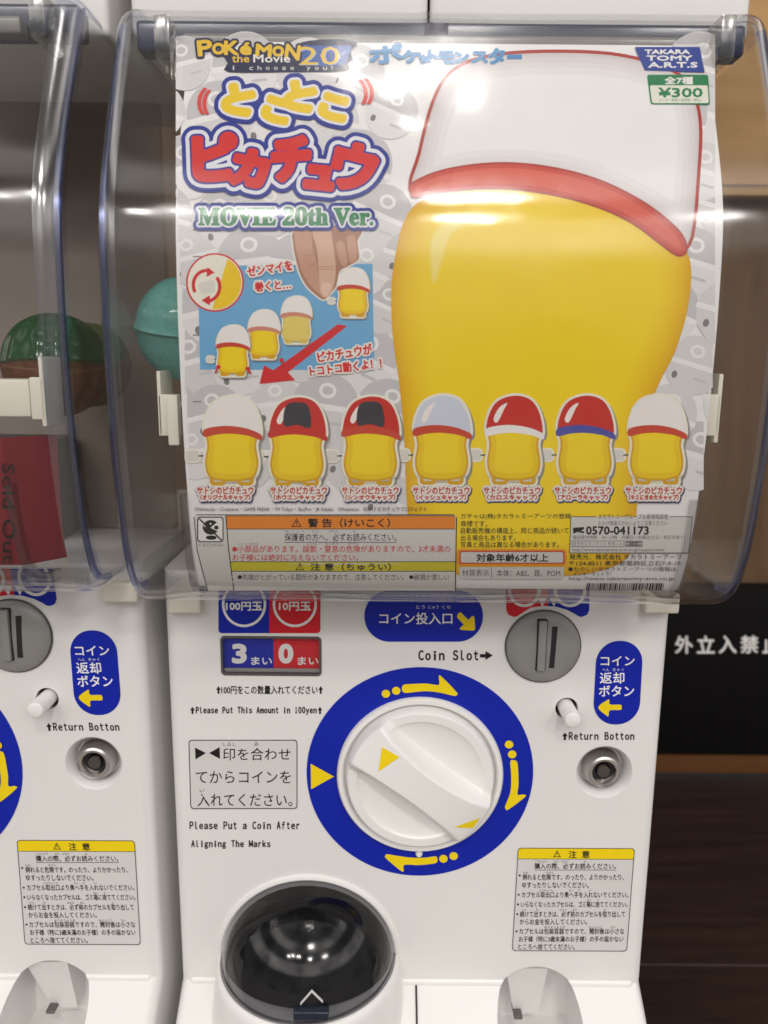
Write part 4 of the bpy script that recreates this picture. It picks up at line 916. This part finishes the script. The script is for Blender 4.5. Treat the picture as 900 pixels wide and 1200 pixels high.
p.text("●たのしいタカラトミーアーツの情報は、", 666, 795, 664.2, 669.6, BLACK, 2, .0); p.text("インターネットで！", 672, 716, 670.2, 675.2, BLACK, 2, .0); p.text("http://www.takaratomy-arts.co.jp", 667, 790, 676, 681, BLACK, 2, .0)
x = 688.0; rnd = random.Random(7)
while x < 780:
    w = rnd.choice((.7, .7, 1.3, 1.9)); p.poly([(x, 683.5), (x+w, 683.5), (x+w-1.5, 692), (x-1.5, 692)], BLACK, 2); x += w+rnd.choice((.9, 1.2, 1.8))
p.build('fine_print', po)

# ================================================================== THINGS INSIDE THE MACHINES
def capsule(name, c, r, colA, colB, label, ribs=0, tiltx=0.0, rz=0.0):
    o = empty(name, c, label, 'toy capsule', None); rt = Matrix.Rotation(rz, 3, 'Z') @ Matrix.Rotation(tiltx, 3, 'X')
    for nm, e0, e1, m in (('upper_half', 0, 90, colA), ('lower_half', 0, -90, colB)):
        V, F = [], []; n1, n2 = 14, 60
        for i in range(n1+1):
            e = R_(e0+(e1-e0)*i/n1*.985)
            for j in range(n2):
                t = 2*math.pi*j/n2; q = r*(1+(ribs and .035*math.cos(ribs*t)*math.cos(e)))
                if i == 0: q *= 1.035
                V.append(tuple(Vector(c)+rt @ Vector((q*math.cos(e)*math.cos(t), q*math.cos(e)*math.sin(t), (q*math.sin(e)+(.0006 if e1 > 0 else -.0006))))))
        F = [(i*n2+j, i*n2+(j+1) % n2, (i+1)*n2+(j+1) % n2, (i+1)*n2+j) for i in range(n1) for j in range(n2)]
        mk(nm, V, F, m, o)
    return o
c = pp(220, 386, -.035); capsule('toy_capsule', c, .0245, tinted('teal_plastic', (.20, .52, .46), .6), tinted('teal_plastic_clear', (.25, .55, .50), .5), 'pale teal toy capsule half hidden behind the poster edge', 0, R_(12), .4)
c = pp(66, 428, -.025); capsule('toy_capsule', c, .0250, tinted('green_plastic', (.025, .11, .035), .5), tinted('amber_plastic', (.22, .085, .04), .5), 'ribbed dark green toy capsule above the white card bracket', 14, R_(-6), .2)
c = pp(104, 428, .045); capsule('toy_capsule', c, .0240, tinted('olive_plastic', (.10, .17, .03), .5), tinted('olive_plastic_clear', (.12, .14, .04), .4), 'olive green toy capsule seen between the two clear covers', 10, R_(8), 0)
# sold out card
CRD = Surf((CP - CSF.n*.0060)[40:102]); cc = pp(20, 590, -.07)
ORG = Vector((0, 0, 0))
sc = empty('sold_out_card', (-.2, -.07, cc.z), 'dark red sold out card standing behind the clear cover', 'card')
V, F = [], []; zt_, zb_ = pp(30, 512, -.075).z, pp(30, 664, -.07).z
ys = [z for z in np.linspace(zt_, zb_, 16)]; prof_ = CRD.p[np.argsort(CRD.p[:, 1])]
xr0, xr1 = pp(57, 512, -.072).x, pp(64, 660, -.066).x
for z in ys:
    y_ = np.interp(z, prof_[:, 1], prof_[:, 0]); f = (z-zt_)/(zb_-zt_); V += [(-.40, y_-.004, z), (-.30, y_-.004, z), (xr0-.018, y_-.004, z), (xr0+(xr1-xr0)*f, y_+.012, z)]
F = [(i*4+j, i*4+j+1, (i+1)*4+j+1, (i+1)*4+j) for i in range(15) for j in range(3)]
mk('card_sheet', V, F, mat('dark_red_card', (.20, .012, .022), .35), sc)
p = Print(CRD, .0048, .0001, ystep=6); p.text("Sold Out", 0, 0, 0, 20, BLACK, 0, .0, q=((17, 543), (18, 660), (3, 660), (2, 543))); p.build('card_lettering', sc)
